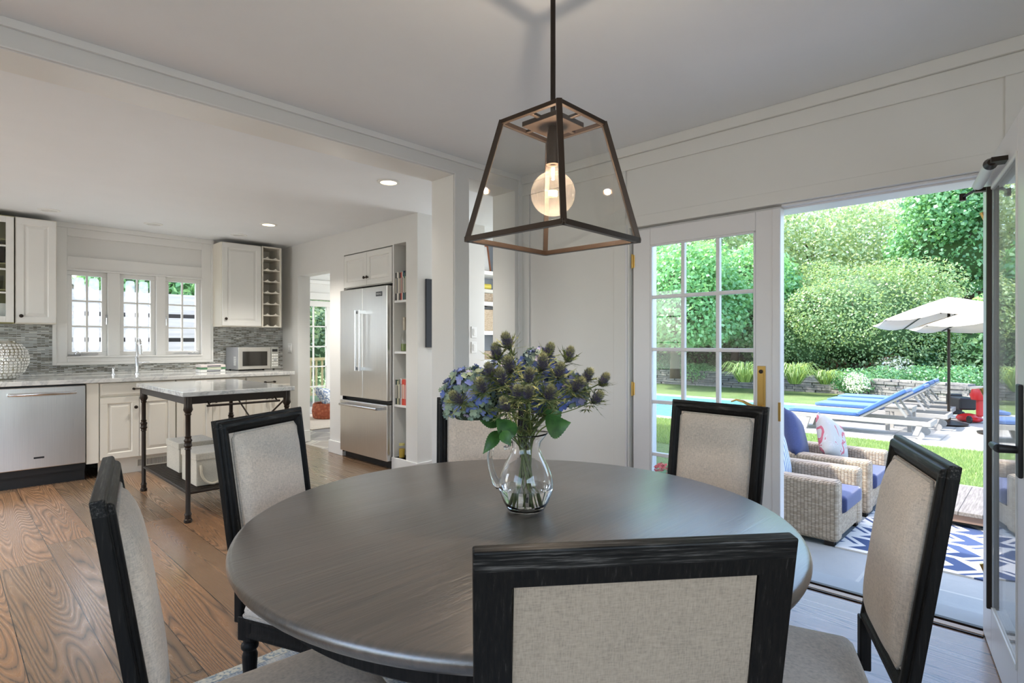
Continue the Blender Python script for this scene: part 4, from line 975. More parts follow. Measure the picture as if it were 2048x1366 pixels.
# ================================================================== PITCHER AND FLOWERS
VX, VY, VZ = 1.178, 1.09, .7605
r = thing('glass_pitcher', 'clear glass pitcher with curled handle standing on the round table', 'pitcher', (VX, VY, VZ))
outer = [(0, 0), (.046, 0), (.053, .004), (.066, .028), (.0765, .058), (.078, .078), (.073, .105), (.060, .135), (.046, .160), (.0395, .178), (.041, .195), (.049, .214), (.0515, .219)]
inner = [(.0495, .219), (.047, .213), (.0385, .195), (.037, .178), (.0435, .159), (.057, .134), (.070, .105), (.0748, .078), (.0732, .058), (.062, .029), (.050, .010), (0, .009)]
bm = B(); lathe(bm, outer + inner, seg=56, closed=False)
sp = Vector((.72, -.69, 0))          # spout direction
for v in bm.verts:
    if v.co.z > .19:
        d = Vector((v.co.x, v.co.y, 0)).normalized().dot(sp)
        if d > .55: k = (d - .55) / .45 * (v.co.z - .19) / .03; v.co += sp * .016 * k; v.co.z += .005 * k
obj('body', bm, M['glass'], r, smooth='all')
h = -sp; P_ = lambda a, z: (h.x * a, h.y * a, z)
bm = B(); tube(bm, [P_(.043, .192), P_(.060, .205), P_(.082, .202), P_(.099, .182), P_(.104, .150), P_(.100, .120), P_(.092, .095), P_(.083, .078), P_(.076, .066)], [.009, .0085, .008, .008, .008, .0085, .010, .012, .010], 14)
tube(bm, [P_(.046, .188), P_(.050, .178), P_(.058, .176), P_(.060, .183)], .005, 10)
obj('handle', bm, M['glass'], r, smooth='all')
bm = B(); lathe(bm, [(0, .0095), (.0498, .0105), (.0618, .0295), (.073, .058), (.0742, .066), (0, .066)], seg=48); obj('water', bm, M['water'], r, smooth=True)

def W(px, py, D):
    x, y = at(px, D); return Vector((x, y, 1.24 - (py - 685) * D / 1120))
g = G('hydrangea_petal', rough=.7); g.set('color', g.ramp(g.island(), [(0, (.08, .12, .36)), (.22, (.17, .23, .50)), (.38, (.30, .33, .56)), (.48, (.46, .38, .52)), (.56, (.14, .20, .20)), (.75, (.22, .29, .21)), (.9, (.30, .36, .24))])); g.set('sss', .05); M['petal'] = g.m
g = G('leaf_green', rough=.45); o = g.obj(); g.set('color', g.ramp(g.noise(o, 30, 3), [(.35, (.025, .085, .018)), (.7, (.07, .19, .035))])); M['leaf'] = g.m
M['stem'] = flat('stem_green', (.13, .17, .045), .5)
g = G('thistle_bract', rough=.6); g.set('color', g.ramp(g.island(), [(0, (.05, .085, .035)), (.6, (.16, .19, .06)), (1, (.38, .36, .13))])); M['bract'] = g.m
g = G('thistle_spike', rough=.7); g.set('color', g.ramp(g.island(), [(0, (.035, .030, .08)), (.35, (.10, .08, .17)), (.6, (.15, .15, .19)), (.8, (.17, .19, .10)), (1, (.34, .34, .17))])); M['spike'] = g.m
g = G('thistle_tip', rough=.7); g.set('color', g.ramp(g.island(), [(0, (.20, .20, .06)), (1, (.52, .50, .28))])); M['tip'] = g.m
neck = Vector((VX, VY, VZ + .185))
def curve(a, b, c, n=10): return [(a * (1 - t) ** 2 + b * 2 * t * (1 - t) + c * t * t) for t in np.linspace(0, 1, n)]
nstem = [0]
def stem_path(head, dirn=None):
    i = nstem[0]; nstem[0] += 1; q = i * 2.4; rr = .020; foot = Vector((VX + .036 * math.cos(q + 2), VY + .036 * math.sin(q + 2), VZ + .016)); nk = neck + Vector((rr * math.cos(q) * .9, rr * math.sin(q) * .9, 0))
    low = curve(foot, (foot + nk) / 2 + Vector((0, 0, .01)), nk, 6); up = head - nk; mid = nk + Vector((up.x * .25, up.y * .25, up.z * .6)); return low[:-1] + curve(nk, mid, head, 8)
# hydrangea
floret = None
def hydrangea(c, rad, label, nfl=150, seed=1):
    nfl = int(nfl * 1.45)
    rs = random.Random(seed); r = thing('hydrangea', label, 'flower', tuple(c), group='hydrangea heads in the pitcher'); bm = B()
    for i in range(nfl):
        z = 1 - 2 * (i + .5) / nfl;  q = i * 2.39996; s = math.sqrt(1 - z * z); d = Vector((s * math.cos(q), s * math.sin(q), z)); 
        if d.z < -.55: continue
        rr = rad * (.88 + .17 * rs.random()); m = Matrix.Translation(d * rr) @ d.to_track_quat('Z', 'Y').to_matrix().to_4x4() @ Matrix.Rotation(rs.uniform(-.6, .6), 4, 'X') @ Matrix.Rotation(rs.uniform(-.6, .6), 4, 'Y') @ Matrix.Rotation(rs.uniform(0, 6), 4, 'Z')
        ps = .0102 * rs.uniform(.8, 1.25)
        start = len(bm.verts)
        for k in range(4):
            mk = m @ Matrix.Rotation(PI / 2 * k, 4, 'Z'); cen = None
            vs = [mk @ Vector(p) for p in ((.0005, 0, 0), (ps * .45, -ps * .55, .0005), (ps * 1.0, -ps * .45, .0045), (ps * 1.15, 0, .002), (ps * 1.0, ps * .45, .0045), (ps * .45, ps * .55, .0005))]
            bvs = [bm.verts.new(v) for v in vs]; bm.faces.new(bvs)
        # join the four petals so one floret keeps one colour
    bmesh.ops.remove_doubles(bm, verts=bm.verts, dist=.0011)
    obj('florets', bm, M['petal'], r, recalc=False, smooth='all')
    bm = B(); lathe(bm, [(0, -rad * .5)] + [(rad * .84 * math.sin(t), -rad * .84 * math.cos(t)) for t in np.linspace(.7, 2.9, 8)] + [(0, rad * .83)], seg=16, closed=False); obj('core', bm, flat('hydrangea_core', (.06, .09, .05), .8), r, smooth='all')
    path = [p - Vector(c) for p in stem_path(Vector(c) - Vector((0, 0, rad * .4)))]; bm = B(); tube(bm, path, .0035, 7); obj('stem', bm, M['stem'], r, smooth='all')
    return r
hydrangea(W(945, 797, 1.60), .088, 'largest hydrangea head, blue and green, leaning out at left', 260, 1)
hydrangea(W(1012, 762, 1.72), .070, 'grey blue hydrangea head behind the thistles at left', 200, 2)
hydrangea(W(1075, 735, 1.70), .056, 'lilac hydrangea head rising at the back centre', 150, 3)
hydrangea(W(1132, 785, 1.64), .062, 'blue hydrangea head half hidden at the right', 170, 4)
hydrangea(W(1085, 800, 1.66), .058, 'dark blue hydrangea head deep in the middle', 150, 5)
# thistle head mesh
def spikes_mesh(name, mat, n, a, b, z0, z1, ln, wd, seed):
    rs = random.Random(seed); bm = B()
    for i in range(n):
        t = z0 + (z1 - z0) * (i + .5) / n; q = i * 2.39996; zz = t; rr = a * math.sqrt(max(.02, 1 - ((zz - b) / b) ** 2)); d = Vector((math.cos(q), math.sin(q), .35 + 1.4 * (zz / (2 * b)) ** 2)).normalized()
        p = Vector((rr * math.cos(q), rr * math.sin(q), zz)); L = ln * rs.uniform(.7, 1.2); s_ = d.orthogonal().normalized() * wd; s2 = d.cross(s_)
        v = [bm.verts.new(p + s_), bm.verts.new(p - s_ * .5 + s2 * .8), bm.verts.new(p - s_ * .5 - s2 * .8), bm.verts.new(p + d * L)]
        bm.faces.new((v[0], v[1], v[3])); bm.faces.new((v[1], v[2], v[3])); bm.faces.new((v[2], v[0], v[3]))
    return bm
def thistle_proto():
    hd = obj('flower_head', spikes_mesh('h', 0, 230, .0092, .021, .001, .034, .009, .0009, 1), M['spike'], None, recalc=False)
    bm = spikes_mesh('t', 0, 130, .0085, .021, .026, .0415, .008, .0009, 2); tp = obj('tip', bm, M['tip'], hd, recalc=False)
    bm = B(); lathe(bm, [(.004, 0), (.0088, .009), (.0098, .02), (.0075, .034), (0, .041)], seg=10); obj('core', bm, flat('thistle_core', (.05, .04, .05), .8), hd, smooth='all')
    bm = B(); rs = random.Random(5)
    for i in range(20):
        q = i * 2 * PI / 20 + rs.uniform(-.1, .1); L = .052 * rs.uniform(.6, 1.15); el = rs.uniform(-.15, .8); d = Vector((math.cos(q) * math.cos(el), math.sin(q) * math.cos(el), math.sin(el))); s_ = Vector((-math.sin(q), math.cos(q), 0))
        p = [d * .003, d * L * .35, d * L * .65, d * L]; ws = [.0014, .0028, .0020, 0]
        vl = [bm.verts.new(a + s_ * w_) for a, w_ in zip(p[:3], ws)]; vr = [bm.verts.new(a - s_ * w_) for a, w_ in zip(p[:3], ws)]; tipv = bm.verts.new(p[3] + Vector((0, 0, .003)))
        for k in (0, 1): bm.faces.new((vl[k], vl[k + 1], vr[k + 1], vr[k]))
        bm.faces.new((vl[2], tipv, vr[2]))
        for k in (1, 2):
            for sgn, vv in ((1, vl), (-1, vr)):
                tt = bm.verts.new(vv[k].co + s_ * sgn * .006 + d * .006); a2 = bm.verts.new(vv[k].co - d * .0025); b2 = bm.verts.new(vv[k].co + d * .0025); bm.faces.new((a2, b2, tt))
    obj('bracts', bm, M['bract'], hd, recalc=False)
    return hd
th0 = thistle_proto(); th_used = [False]
def head(parent, base, p, d, sc_=1.0, roll=0):
    if not th_used[0]: c = th0; th_used[0] = True; c.parent = parent
    else: c = copy_tree(th0, parent)
    q = Vector(d).normalized().to_track_quat('Z', 'Y'); c.rotation_mode = 'QUATERNION'; c.rotation_quaternion = q @ Quaternion((0, 0, 1), roll); c.location = Vector(p) - base; c.scale = (sc_,) * 3
def spiky_leaf(bm, p, d, L, rs):
    d = Vector(d).normalized(); s_ = d.cross(Vector((0, 0, 1))).normalized(); 
    for k in range(5):
        a = (k - 2) * .42; dd = (d * math.cos(a) + s_ * math.sin(a)).normalized(); LL = L * (1 - abs(a) * .35); w_ = dd.cross(Vector((0, 0, 1))).normalized() * L * .07
        v = [bm.verts.new(p), bm.verts.new(p + dd * LL * .45 + w_), bm.verts.new(p + dd * LL + Vector((0, 0, -.004))), bm.verts.new(p + dd * LL * .45 - w_)]; bm.faces.new(v)
def thistle(label, heads, seed):
    """heads: list of (px, py, D, tilt x, tilt away)"""
    rs = random.Random(seed); top = W(*heads[0][:3]); r = thing('thistle', label, 'flower', tuple(neck), group='thistles in the pitcher')
    path = stem_path(top); bm = B(); tube(bm, [p - neck for p in path], .0019, 6)
    lf = B()
    for k, (px, py, D) in enumerate(heads):
        p = W(px, py, D); 
        if k: 
            j = path[-5]; tube(bm, [q - neck for q in curve(j, (j + p) / 2 + Vector((0, 0, -.012)), p, 6)], .0014, 5)
            spiky_leaf(lf, j - neck, (p - j) * -1 + Vector((rs.uniform(-1, 1), rs.uniform(-1, 1), .3)) * .05, .035, rs)
        d = (p - neck).normalized() + Vector((rs.uniform(-.2, .2), rs.uniform(-.2, .2), .35)); head(r, neck, p - d.normalized() * .012, d, rs.uniform(.95, 1.2), rs.uniform(0, 6))
        spiky_leaf(lf, p - neck - d.normalized() * .02, Vector((rs.uniform(-1, 1), rs.uniform(-1, 1), -.1)), .038, rs); spiky_leaf(lf, p - neck - d.normalized() * .035, Vector((rs.uniform(-1, 1), rs.uniform(-1, 1), -.1)), .04, rs)
    for k in (-2, -3, -4, -5, -6, -7): spiky_leaf(lf, path[k] - neck, Vector((rs.uniform(-1, 1), rs.uniform(-1, 1), .4)), .045, rs)
    obj('stem', bm, M['stem'], r, smooth='all'); obj('spiny_leaves', lf, M['bract'], r, recalc=False)
thistle('tallest thistle stem, two heads rising above the left hydrangeas', [(1016, 690, 1.56), (994, 712, 1.55), (1020, 738, 1.53)], 1)
thistle('thistle stem at left front, heads over the big hydrangea', [(981, 745, 1.50), (966, 777, 1.49)], 2)
thistle('thistle stem drooping over the lower left hydrangea', [(918, 800, 1.50), (1003, 762, 1.50)], 3)
thistle('thistle stem in the centre front with two dark heads', [(1058, 757, 1.49), (1035, 790, 1.47)], 4)
thistle('thistle stem at the centre back with pale tips', [(1084, 734, 1.52), (1096, 708, 1.60)], 5)
thistle('thistle stem right of centre with a wide open star', [(1136, 716, 1.60), (1118, 750, 1.52)], 6)
thistle('thistle stem leaning right, dark star head', [(1153, 776, 1.54), (1171, 757, 1.58)], 7)
thistle('thistle stem reaching furthest right over the table', [(1205, 765, 1.58), (1190, 800, 1.55)], 8)
thistle('short thistle stem low in the middle of the bunch', [(1056, 790, 1.46), (1098, 792, 1.48), (1012, 815, 1.48)], 9)
# broad leaves
def broad_leaf(label, base, tip, width, bend, seed, grp='broad serrated leaves in the pitcher'):
    base = Vector(base); tip = Vector(tip); r = thing('hydrangea_leaf', label, 'leaf', tuple(base), group=grp); ax = tip - base; L = ax.length; d = ax.normalized(); s_ = d.cross(Vector((F2[0], F2[1], 0))).normalized()
    nrm = d.cross(s_).normalized(); n = 24; rows = []; bm = B()
    for i in range(n + 1):
        t = i / n; w_ = width * math.sin(PI * t ** .75) * (1 + .10 * (i % 2)) if 0 < i < n else .0005; c = d * L * t + nrm * bend * math.sin(PI * t)
        rows.append([bm.verts.new(c + s_ * w_ * k + nrm * abs(k) * .3 * w_) for k in (-1, -.5, 0, .5, 1)])
    for a, b in zip(rows, rows[1:]):
        for k in range(4): bm.faces.new((a[k], a[k + 1], b[k + 1], b[k]))
    obj('blade', bm, M['leaf'], r, recalc=False, smooth='all')
    bm = B(); nk = neck - base + Vector((0, 0, -.03)); tube(bm, curve(Vector(nk), Vector(nk) * .5 + Vector((0, 0, .03)), Vector((0, 0, 0)), 6), .002, 5); obj('stalk', bm, M['stem'], r)
F2 = (math.cos(R(44.2)), math.sin(R(44.2)))
broad_leaf('long green leaf hanging down at the left of the pitcher rim', W(997, 862, 1.56), W(966, 908, 1.52), .017, .008, 1)
broad_leaf('bright green leaf above the pitcher handle', W(1030, 872, 1.52), W(992, 838, 1.50), .026, -.006, 2)
broad_leaf('small bright green leaf against the left side of the rim', W(1005, 862, 1.5), W(1022, 892, 1.48), .016, .006, 3)
broad_leaf('large green leaf spreading right of the rim', W(1092, 852, 1.55), W(1142, 845, 1.50), .033, .008, 4)
broad_leaf('dark green leaf in the right of the bunch', W(1088, 838, 1.6), W(1125, 812, 1.60), .028, .006, 5)
broad_leaf('brown edged leaf under the big hydrangea', W(1000, 850, 1.6), W(948, 826, 1.56), .018, .006, 6)

# ================================================================== TERRACE
g = G('navy_lattice_rug', rough=.9); o = g.obj(); x, y, z = g.xyz(o)
P1 = .30; P2 = .24
u = g.math('DIVIDE', x, P1); fu = g.math('PINGPONG', u, .5)                      # 0..0.5
v = g.math('DIVIDE', g.math('ADD', y, g.math('MULTIPLY', fu, .26)), P2)
row = g.math('FLOOR', v); fv = g.math('FRACT', v)
band = g.math('LESS_THAN', fv, .48)
u2 = g.math('FRACT', g.math('ADD', g.math('MULTIPLY', u, 1.0), g.math('MULTIPLY', g.math('MODULO', g.math('ABSOLUTE', row), 2.0), .5)))
gap = g.math('LESS_THAN', u2, .16); nb = g.math('MULTIPLY', band, g.math('SUBTRACT', 1.0, gap))
line = g.math('MULTIPLY', g.math('GREATER_THAN', fv, .66), g.math('MULTIPLY', g.math('LESS_THAN', fv, .80), g.math('GREATER_THAN', u2, .5)))
nb = g.math('MAXIMUM', nb, line)
g.set('color', g.mix(nb, (.62, .58, .52), (.035, .06, .14))); g.bump(g.noise(o, 220, 2), .3, .003)
tag(bx('terrace_rug', (-.0, 2.75, -3.2, 1.1, 0, .010), g.m, loc=(4.34, .0, GZ + .0005)), 'navy and cream lattice patterned rug on the stone terrace', 'rug')
M['navy'] = linen('navy_cushion', (.045, .058, .15)); M['bluec'] = linen('blue_cushion', (.055, .13, .34))
def cushion_bm(x0, x1, y0, y1, z0, z1, n=10):
    bm = B(); W_ = x1 - x0; L = y1 - y0; H_ = z1 - z0; cx = (x0 + x1) / 2; cy = (y0 + y1) / 2; cz = (z0 + z1) / 2
    bmesh.ops.create_cube(bm, size=1); bmesh.ops.subdivide_edges(bm, edges=bm.edges, cuts=n, use_grid_fill=True)
    for q in bm.verts:
        u, v, s = q.co * 2; r_ = .12
        k = 1 + .16 * (1 - u * u) * (1 - v * v) * (1 if abs(s) > .3 else 0) * abs(s)
        def sq(a, b): return a * (1 - .05 * b ** 6)
        uu = sq(u, abs(s)); vv = sq(v, abs(s)); q.co = (cx + uu * W_ / 2, cy + vv * L / 2, cz + s * H_ / 2 * k * (1 - .10 * max(abs(u), abs(v)) ** 10))
    return bm
def armchair(label, x0, front, wd=.70, dp=.80):
    r = thing('wicker_armchair', label, 'armchair', (x0, front, GZ), group='wicker armchairs on the terrace'); aw = .13; ah = .455
    for s, xa in ((0, 0), (1, wd - aw)):
        bm = B(); box(bm, xa, xa + aw, 0, dp, .03, ah); obj('arm', bm, M['wicker'], r, bevel=.03, seg=4)
    bx('seat_base', (aw - .005, wd - aw + .005, .012, dp, .05, .20), M['wicker'], r, bevel=.01)
    bx('back', (0, wd, dp - .02, dp + .13, .03, .56), M['wicker'], r, bevel=.04, seg=4)
    for x in (.05, wd - .05):
        for y in (.06, dp + .05): bx('foot', (x - .03, x + .03, y - .03, y + .03, 0, .04), M['bronze'], r)
    tag(obj('seat_cushion', cushion_bm(x0 + aw + .004, x0 + wd - aw - .004, front - .02, front + dp - .03, GZ + .205, GZ + .335), M['navy'], smooth='all'), 'navy seat cushion on the ' + label.split(',')[0], 'cushion', 'armchair seat cushions')
armchair('nearer wicker armchair, its arm just beyond the door frame', 4.33, 1.08)
armchair('farther wicker armchair, next to the low wooden table', 5.25, 1.08, .74)
def pillow(name, label, loc, rot, mat, W_=.44, H_=.44, T=.15): return tag(obj(name, pillow_bm(W_, H_, T), mat, smooth='all', loc=loc, rot=rot), label, 'pillow')
g = G('striped_cloth', rough=.9); o = g.obj(); x, y, z = g.xyz(o); s = g.math('FRACT', g.math('MULTIPLY', x, 26)); g.set('color', g.mix(g.math('LESS_THAN', s, .42), (.72, .72, .70), (.10, .16, .34))); M['stripe'] = g.m
pillow('striped_pillow', 'blue and white striped pillow on the nearer wicker armchair', (4.68, 1.62, GZ + .52), (R(-14), R(8), R(0)), M['stripe'], .42, .42)
pillow('navy_pillow', 'plain navy pillow against the farther wicker armchair back', (5.50, 1.72, GZ + .56), (R(-16), R(20), R(5)), M['navy'], .44, .44)
g = G('flower_print', rough=.9); o = g.obj(); n = g.noise(o, 7, 2, .5, 1.5)
g.set('color', g.ramp(n, [(0, (.46, .43, .39)), (.50, (.50, .47, .44)), (.54, (.46, .11, .14)), (.63, (.48, .18, .21)), (.66, (.48, .40, .37))], 'CONSTANT'))
pillow('flower_pillow', 'white pillow with a red flower print on the farther wicker armchair', (5.66, 1.46, GZ + .54), (R(-20), R(24), R(-12)), g.m, .40, .40)
g = G('weathered_teak', rough=.75); o = g.obj(); x, y, z = g.xyz(o); n = g.noise(g.map(o, (6, 90, 60)), 1, 4); pl = g.math('FRACT', g.math('DIVIDE', y, .145))
c = g.ramp(n, [(.3, (.11, .095, .08)), (.7, (.23, .205, .18))]); g.set('color', g.mix(g.math('LESS_THAN', pl, .035), c, (.03, .025, .02))); g.bump(n, .3, .004); M['teak'] = g.m
r = thing('low_wooden_table', 'long low weathered plank table on the terrace rug by the lawn', 'table', (5.42, -1.35, GZ))
bx('top', (0, 1.02, 0, 2.15, .105, .135), M['teak'], r, bevel=.004)
bm = B()
for q in ((.02, 1.0, .02, .05, .05, .105), (.02, 1.0, 2.10, 2.13, .05, .105), (.02, .05, .05, 2.10, .05, .105), (.97, 1.0, .05, 2.10, .05, .105)): box(bm, *q)
obj('apron', bm, flat('brown_timber', (.22, .14, .10), .6), r)
for x in (.03, .90):
    for y in (.03, 2.03): bx('leg', (x, x + .09, y, y + .09, .0105, .06), M['teak'], r)
# flower pot with red geraniums by the closed door
def leaves(name, blobs, n, size, mat, parent=None, shell=.75, flatk=.0, seed=0, nv=4, asp=.6):
    rs = np.random.default_rng(seed); vol = np.array([b[3] * b[4] * b[5] for b in blobs]) ** (2 / 3); cnt = (vol / vol.sum() * n).astype(int) + 1; out = []
    for b, c in zip(blobs, cnt):
        d = rs.normal(size=(c, 3)); d /= np.linalg.norm(d, axis=1)[:, None]; rad = shell + (1 - shell) * rs.random(c) ** .6 * 1.25
        p = np.array(b[:3]) + d * np.array(b[3:6]) * rad[:, None] + rs.normal(size=(c, 3)) * .03 * min(b[3:6])
        nr = d * .8 + rs.normal(size=(c, 3)) * .75 + np.array([0, 0, .5]); nr /= np.linalg.norm(nr, axis=1)[:, None]
        a = np.cross(nr, rs.normal(size=(c, 3))); a /= np.linalg.norm(a, axis=1)[:, None]; bb = np.cross(nr, a); s = size * rs.uniform(.6, 1.3, c)[:, None]
        q = np.stack([p - a * s * .5, p + bb * s * asp * .5 - nr * s * .08, p + a * s * .5, p - bb * s * asp * .5 - nr * s * .08], 1); out.append(q)
    return quads(name, np.concatenate(out), mat, parent)
def foliage_mat(name, c0, c1, c2, tr=.45):
    c0, c1, c2 = [tuple(min(.85, v * 1.75 + .01) for v in c) for c in (c0, c1, c2)]
    g = G(name); g.nt.nodes.remove(g.b); c = g.ramp(g.island(), [(0, c0), (.55, c1), (1, c2)])
    d = g.n('BsdfDiffuse', Color=c); t = g.n('BsdfTranslucent', Color=g.mix(.5, c, (c2[0] * 1.3, c2[1] * 1.3, c2[2] * .6))); gl = g.n('BsdfGlossy', Roughness=.4)
    m1 = g.n('MixShader', i0=tr, i1=d.outputs[0], i2=t.outputs[0]); m2 = g.n('MixShader', i0=.04, i1=m1.outputs[0], i2=gl.outputs[0]); g.nt.links.new(m2.outputs[0], g.out.inputs[0]); return g.m
M['f_maple'] = foliage_mat('maple_leaves', (.06, .16, .07), (.12, .27, .12), (.26, .41, .22))
M['f_yew'] = foliage_mat('yew_leaves', (.045, .10, .045), (.12, .20, .09), (.27, .33, .17))
M['f_dark'] = foliage_mat('dark_leaves', (.035, .10, .05), (.08, .20, .09), (.18, .32, .17))
M['f_pale'] = foliage_mat('pale_leaves', (.12, .20, .12), (.21, .29, .17), (.33, .37, .26), .5)
M['f_rhodo'] = foliage_mat('rhododendron_leaves', (.05, .13, .05), (.16, .29, .12), (.40, .48, .28))
M['f_grass'] = foliage_mat('blade_green', (.07, .13, .04), (.14, .21, .075), (.25, .31, .13))
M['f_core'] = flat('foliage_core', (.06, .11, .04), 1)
M['bark'] = flat('bark', (.09, .065, .045), .9)
r = thing('geranium_pot', 'terracotta pot of red geraniums outside the closed glass door', 'potted plant', (3.72, 1.98, GZ))
bm = B(); lathe(bm, [(.11, 0), (.16, .26), (.175, .26), (.175, .30), (.155, .30), (.145, .27), (0, .27)], seg=28); obj('pot', bm, flat('terracotta', (.45, .20, .11), .8), r, smooth=True)
leaves('foliage', [(0, 0, .37, .20, .20, .13)], 420, .06, M['f_dark'], r, seed=3, asp=.9)
leaves('blossoms', [(-.08, -.05, .49, .05, .05, .035), (.08, -.07, .46, .05, .05, .035), (-.02, .09, .50, .05, .05, .035), (-.14, .06, .43, .04, .04, .03), (.02, -.15, .42, .04, .04, .03)], 420, .026, flat('red_petals', (.60, .03, .03), .6), r, shell=.6, seed=4, asp=.9)

# ---- lawn blades (near strip, in front of the pool surround and behind it)
def blades(name, x0, x1, y0, y1, n, h, label):
    rs = np.random.default_rng(5); p = np.stack([rs.uniform(x0, x1, n), rs.uniform(y0, y1, n), np.full(n, GZ - .008)], 1)
    a = rs.uniform(0, 2 * PI, n); s = np.stack([np.cos(a), np.sin(a), 0 * a], 1) * .004; H_ = (h * rs.uniform(.6, 1.3, n))[:, None]; t = rs.normal(size=(n, 3)) * .3; t[:, 2] = 1
    q = np.stack([p - s, p + s, p + t * H_], 1); o_ = quads(name, q, M['f_grass'], None, 3); return tag(o_, label, 'grass', kind='stuff')
blades('lawn_grass', 7.15, 9.48, -2, 6.5, 90000, .045, 'short sunlit lawn grass between the terrace and the pool deck')
# ---- pool deck furniture
M['grwood'] = painted('pale_grey_wood', (.33, .31, .28), .6)
def lounger(label, x, yh=1.30, L=1.95, wd=.60, raised=True):
    r = thing('sun_lounger', label, 'sun lounger', (x, yh, GZ + .004), group='sun loungers beside the pool'); z = .26
    bm = B()
    for q in ((0, .045, 0, L, z - .07, z), (wd - .045, wd, 0, L, z - .07, z), (.045, wd - .045, L - .045, L, z - .07, z), (.045, wd - .045, 0, .045, z - .07, z)): box(bm, *q)
    obj('frame', bm, M['grwood'], r, bevel=.004)
    for sx in (.0, wd - .05):
        bm = B(); box(bm, sx, sx + .05, L - .34, L - .28, .0, z - .06, Matrix(((1, 0, 0, 0), (0, 1, -.32, .05), (0, 0, 1, 0), (0, 0, 0, 1)))); obj('leg', bm, M['grwood'], r)
        bm = B(); box(bm, sx, sx + .05, .10, .17, .05, z - .06, Matrix(((1, 0, 0, 0), (0, 1, -.35, .07), (0, 0, 1, 0), (0, 0, 0, 1)))); obj('leg', bm, M['grwood'], r)
        bm = B(); cone(bm, (sx + .005, .13, .055), (sx + .045, .13, .055), .055, seg=20); obj('wheel', bm, M['grwood'], r, smooth=True)
    piv = .92; seat = bx('slatted_seat', (.045, wd - .045, piv, L - .045, z - .03, z - .005), M['grwood'], r)
    a = R(33); bl = .74; mt = Matrix.Translation((0, piv, z)) @ Matrix.Rotation(-a, 4, 'X')
    bm = B(); box(bm, .05, wd - .05, -bl, 0, -.03, -.0, mt); obj('backrest', bm, M['grwood'], r, bevel=.004)
    for xx in (.1, wd - .13): bm = B(); box(bm, xx, xx + .03, -.55, -.52, -.30, -.02, mt); obj('prop', bm, M['grwood'], r)
    c = tag(obj('lounger_cushion', cushion_bm(x + .035, x + wd - .035, yh + piv - .01, yh + L - .01, GZ + z + .002, GZ + z + .07), M['bluec'], smooth='all'), 'long blue cushion on the ' + label, 'cushion', 'lounger cushions')
    c2 = obj('back_section', cushion_bm(.035, wd - .035, -bl - .01, .0, .002, .07), M['bluec'], c, smooth='all', mtx=Matrix.Translation((x, yh, GZ + .004)) @ mt)
lounger('nearest lounger beside the pool', 10.0)
lounger('second lounger from the house', 11.22, 1.24)
lounger('third lounger from the house', 12.2, 1.30)
lounger('farthest lounger by the lawn edge', 13.1, 1.34)
r = thing('side_table', 'small square grey wood table between the two nearer loungers', 'side table', (10.68, 1.62, GZ + .004))
bx('top', (0, .42, 0, .38, .37, .40), M['grwood'], r, bevel=.004)
bm = B(); box(bm, .01, .41, .01, .37, .31, .37); obj('apron', bm, M['grwood'], r)
for x in (.015, .35):
    for y in (.015, .31): bx('leg', (x, x + .055, y, y + .055, 0, .32), M['grwood'], r)
M['canvas'] = G('umbrella_canvas'); gg = M['canvas']; gg.nt.nodes.remove(gg.b)
d = gg.n('BsdfDiffuse'); d.inputs[0].default_value = (.72, .64, .54, 1); t_ = gg.n('BsdfTranslucent'); t_.inputs[0].default_value = (.75, .62, .48, 1)
gg.nt.links.new(gg.n('MixShader', i0=.12, i1=d.outputs[0], i2=t_.outputs[0]).outputs[0], gg.out.inputs[0]); M['canvas'] = gg.m
def umbrella(label, x, y, top, rad, drop, tilt=(0, 0), pole=True):
    r = thing('patio_umbrella', label, 'umbrella', (x, y, GZ + .004)); n = 8; mt = Matrix.Translation((0, 0, top)) @ Matrix.Rotation(tilt[0], 4, Vector((.697, -.717, 0)))
    bm = B(); apex = bm.verts.new((0, 0, 0)); rings = []
    for k in range(1, 7):
        t = k / 6; ring = []
        for i in range(n * 4):
            q = 2 * PI * i / (n * 4); f = (i % 4) / 4; sag = 4 * f * (1 - f); rr = rad * t * (1 - .075 * sag); ring.append(bm.verts.new((rr * math.cos(q), rr * math.sin(q), -drop * t ** 1.12 - .05 * sag * t)))
        rings.append(ring)
    for i in range(n * 4): bm.faces.new((apex, rings[0][i], rings[0][(i + 1) % (n * 4)]))
    for a, b in zip(rings, rings[1:]):
        for i in range(n * 4): j = (i + 1) % (n * 4); bm.faces.new((a[i], b[i], b[j], a[j]))
    ca = obj('canopy', bm, M['canvas'], r, smooth='all', mtx=mt); s_ = ca.modifiers.new('s', 'SOLIDIFY'); s_.thickness = .006
    for i in range(n):
        q = 2 * PI * i / n; bm = B(); cone(bm, (0, 0, -.02), (rad * .98 * math.cos(q), rad * .98 * math.sin(q), -drop - .012), .010, seg=6); obj('rib', bm, M['bronze'], r, mtx=mt)
    bm = B(); cone(bm, (0, 0, 0), (0, 0, top), .022, seg=14); obj('pole', bm, M['bronze'], r, smooth=True)
    bm = B(); lathe(bm, [(.0, 0), (.26, 0), (.27, .03), (.10, .07), (.03, .09), (.03, .2), (0, .2)], seg=28); obj('base', bm, M['bronze'], r, smooth=True)
umbrella('open cream patio umbrella, its pole standing behind the loungers', 12.15, 1.33, 2.20, 1.15, .40, (R(-6), 0))
x_, y_ = at(1998, 8.6)
umbrella('second cream patio umbrella, nearer and half hidden by the open door', x_, y_, 2.02, 1.16, .34, (R(-3), 0))
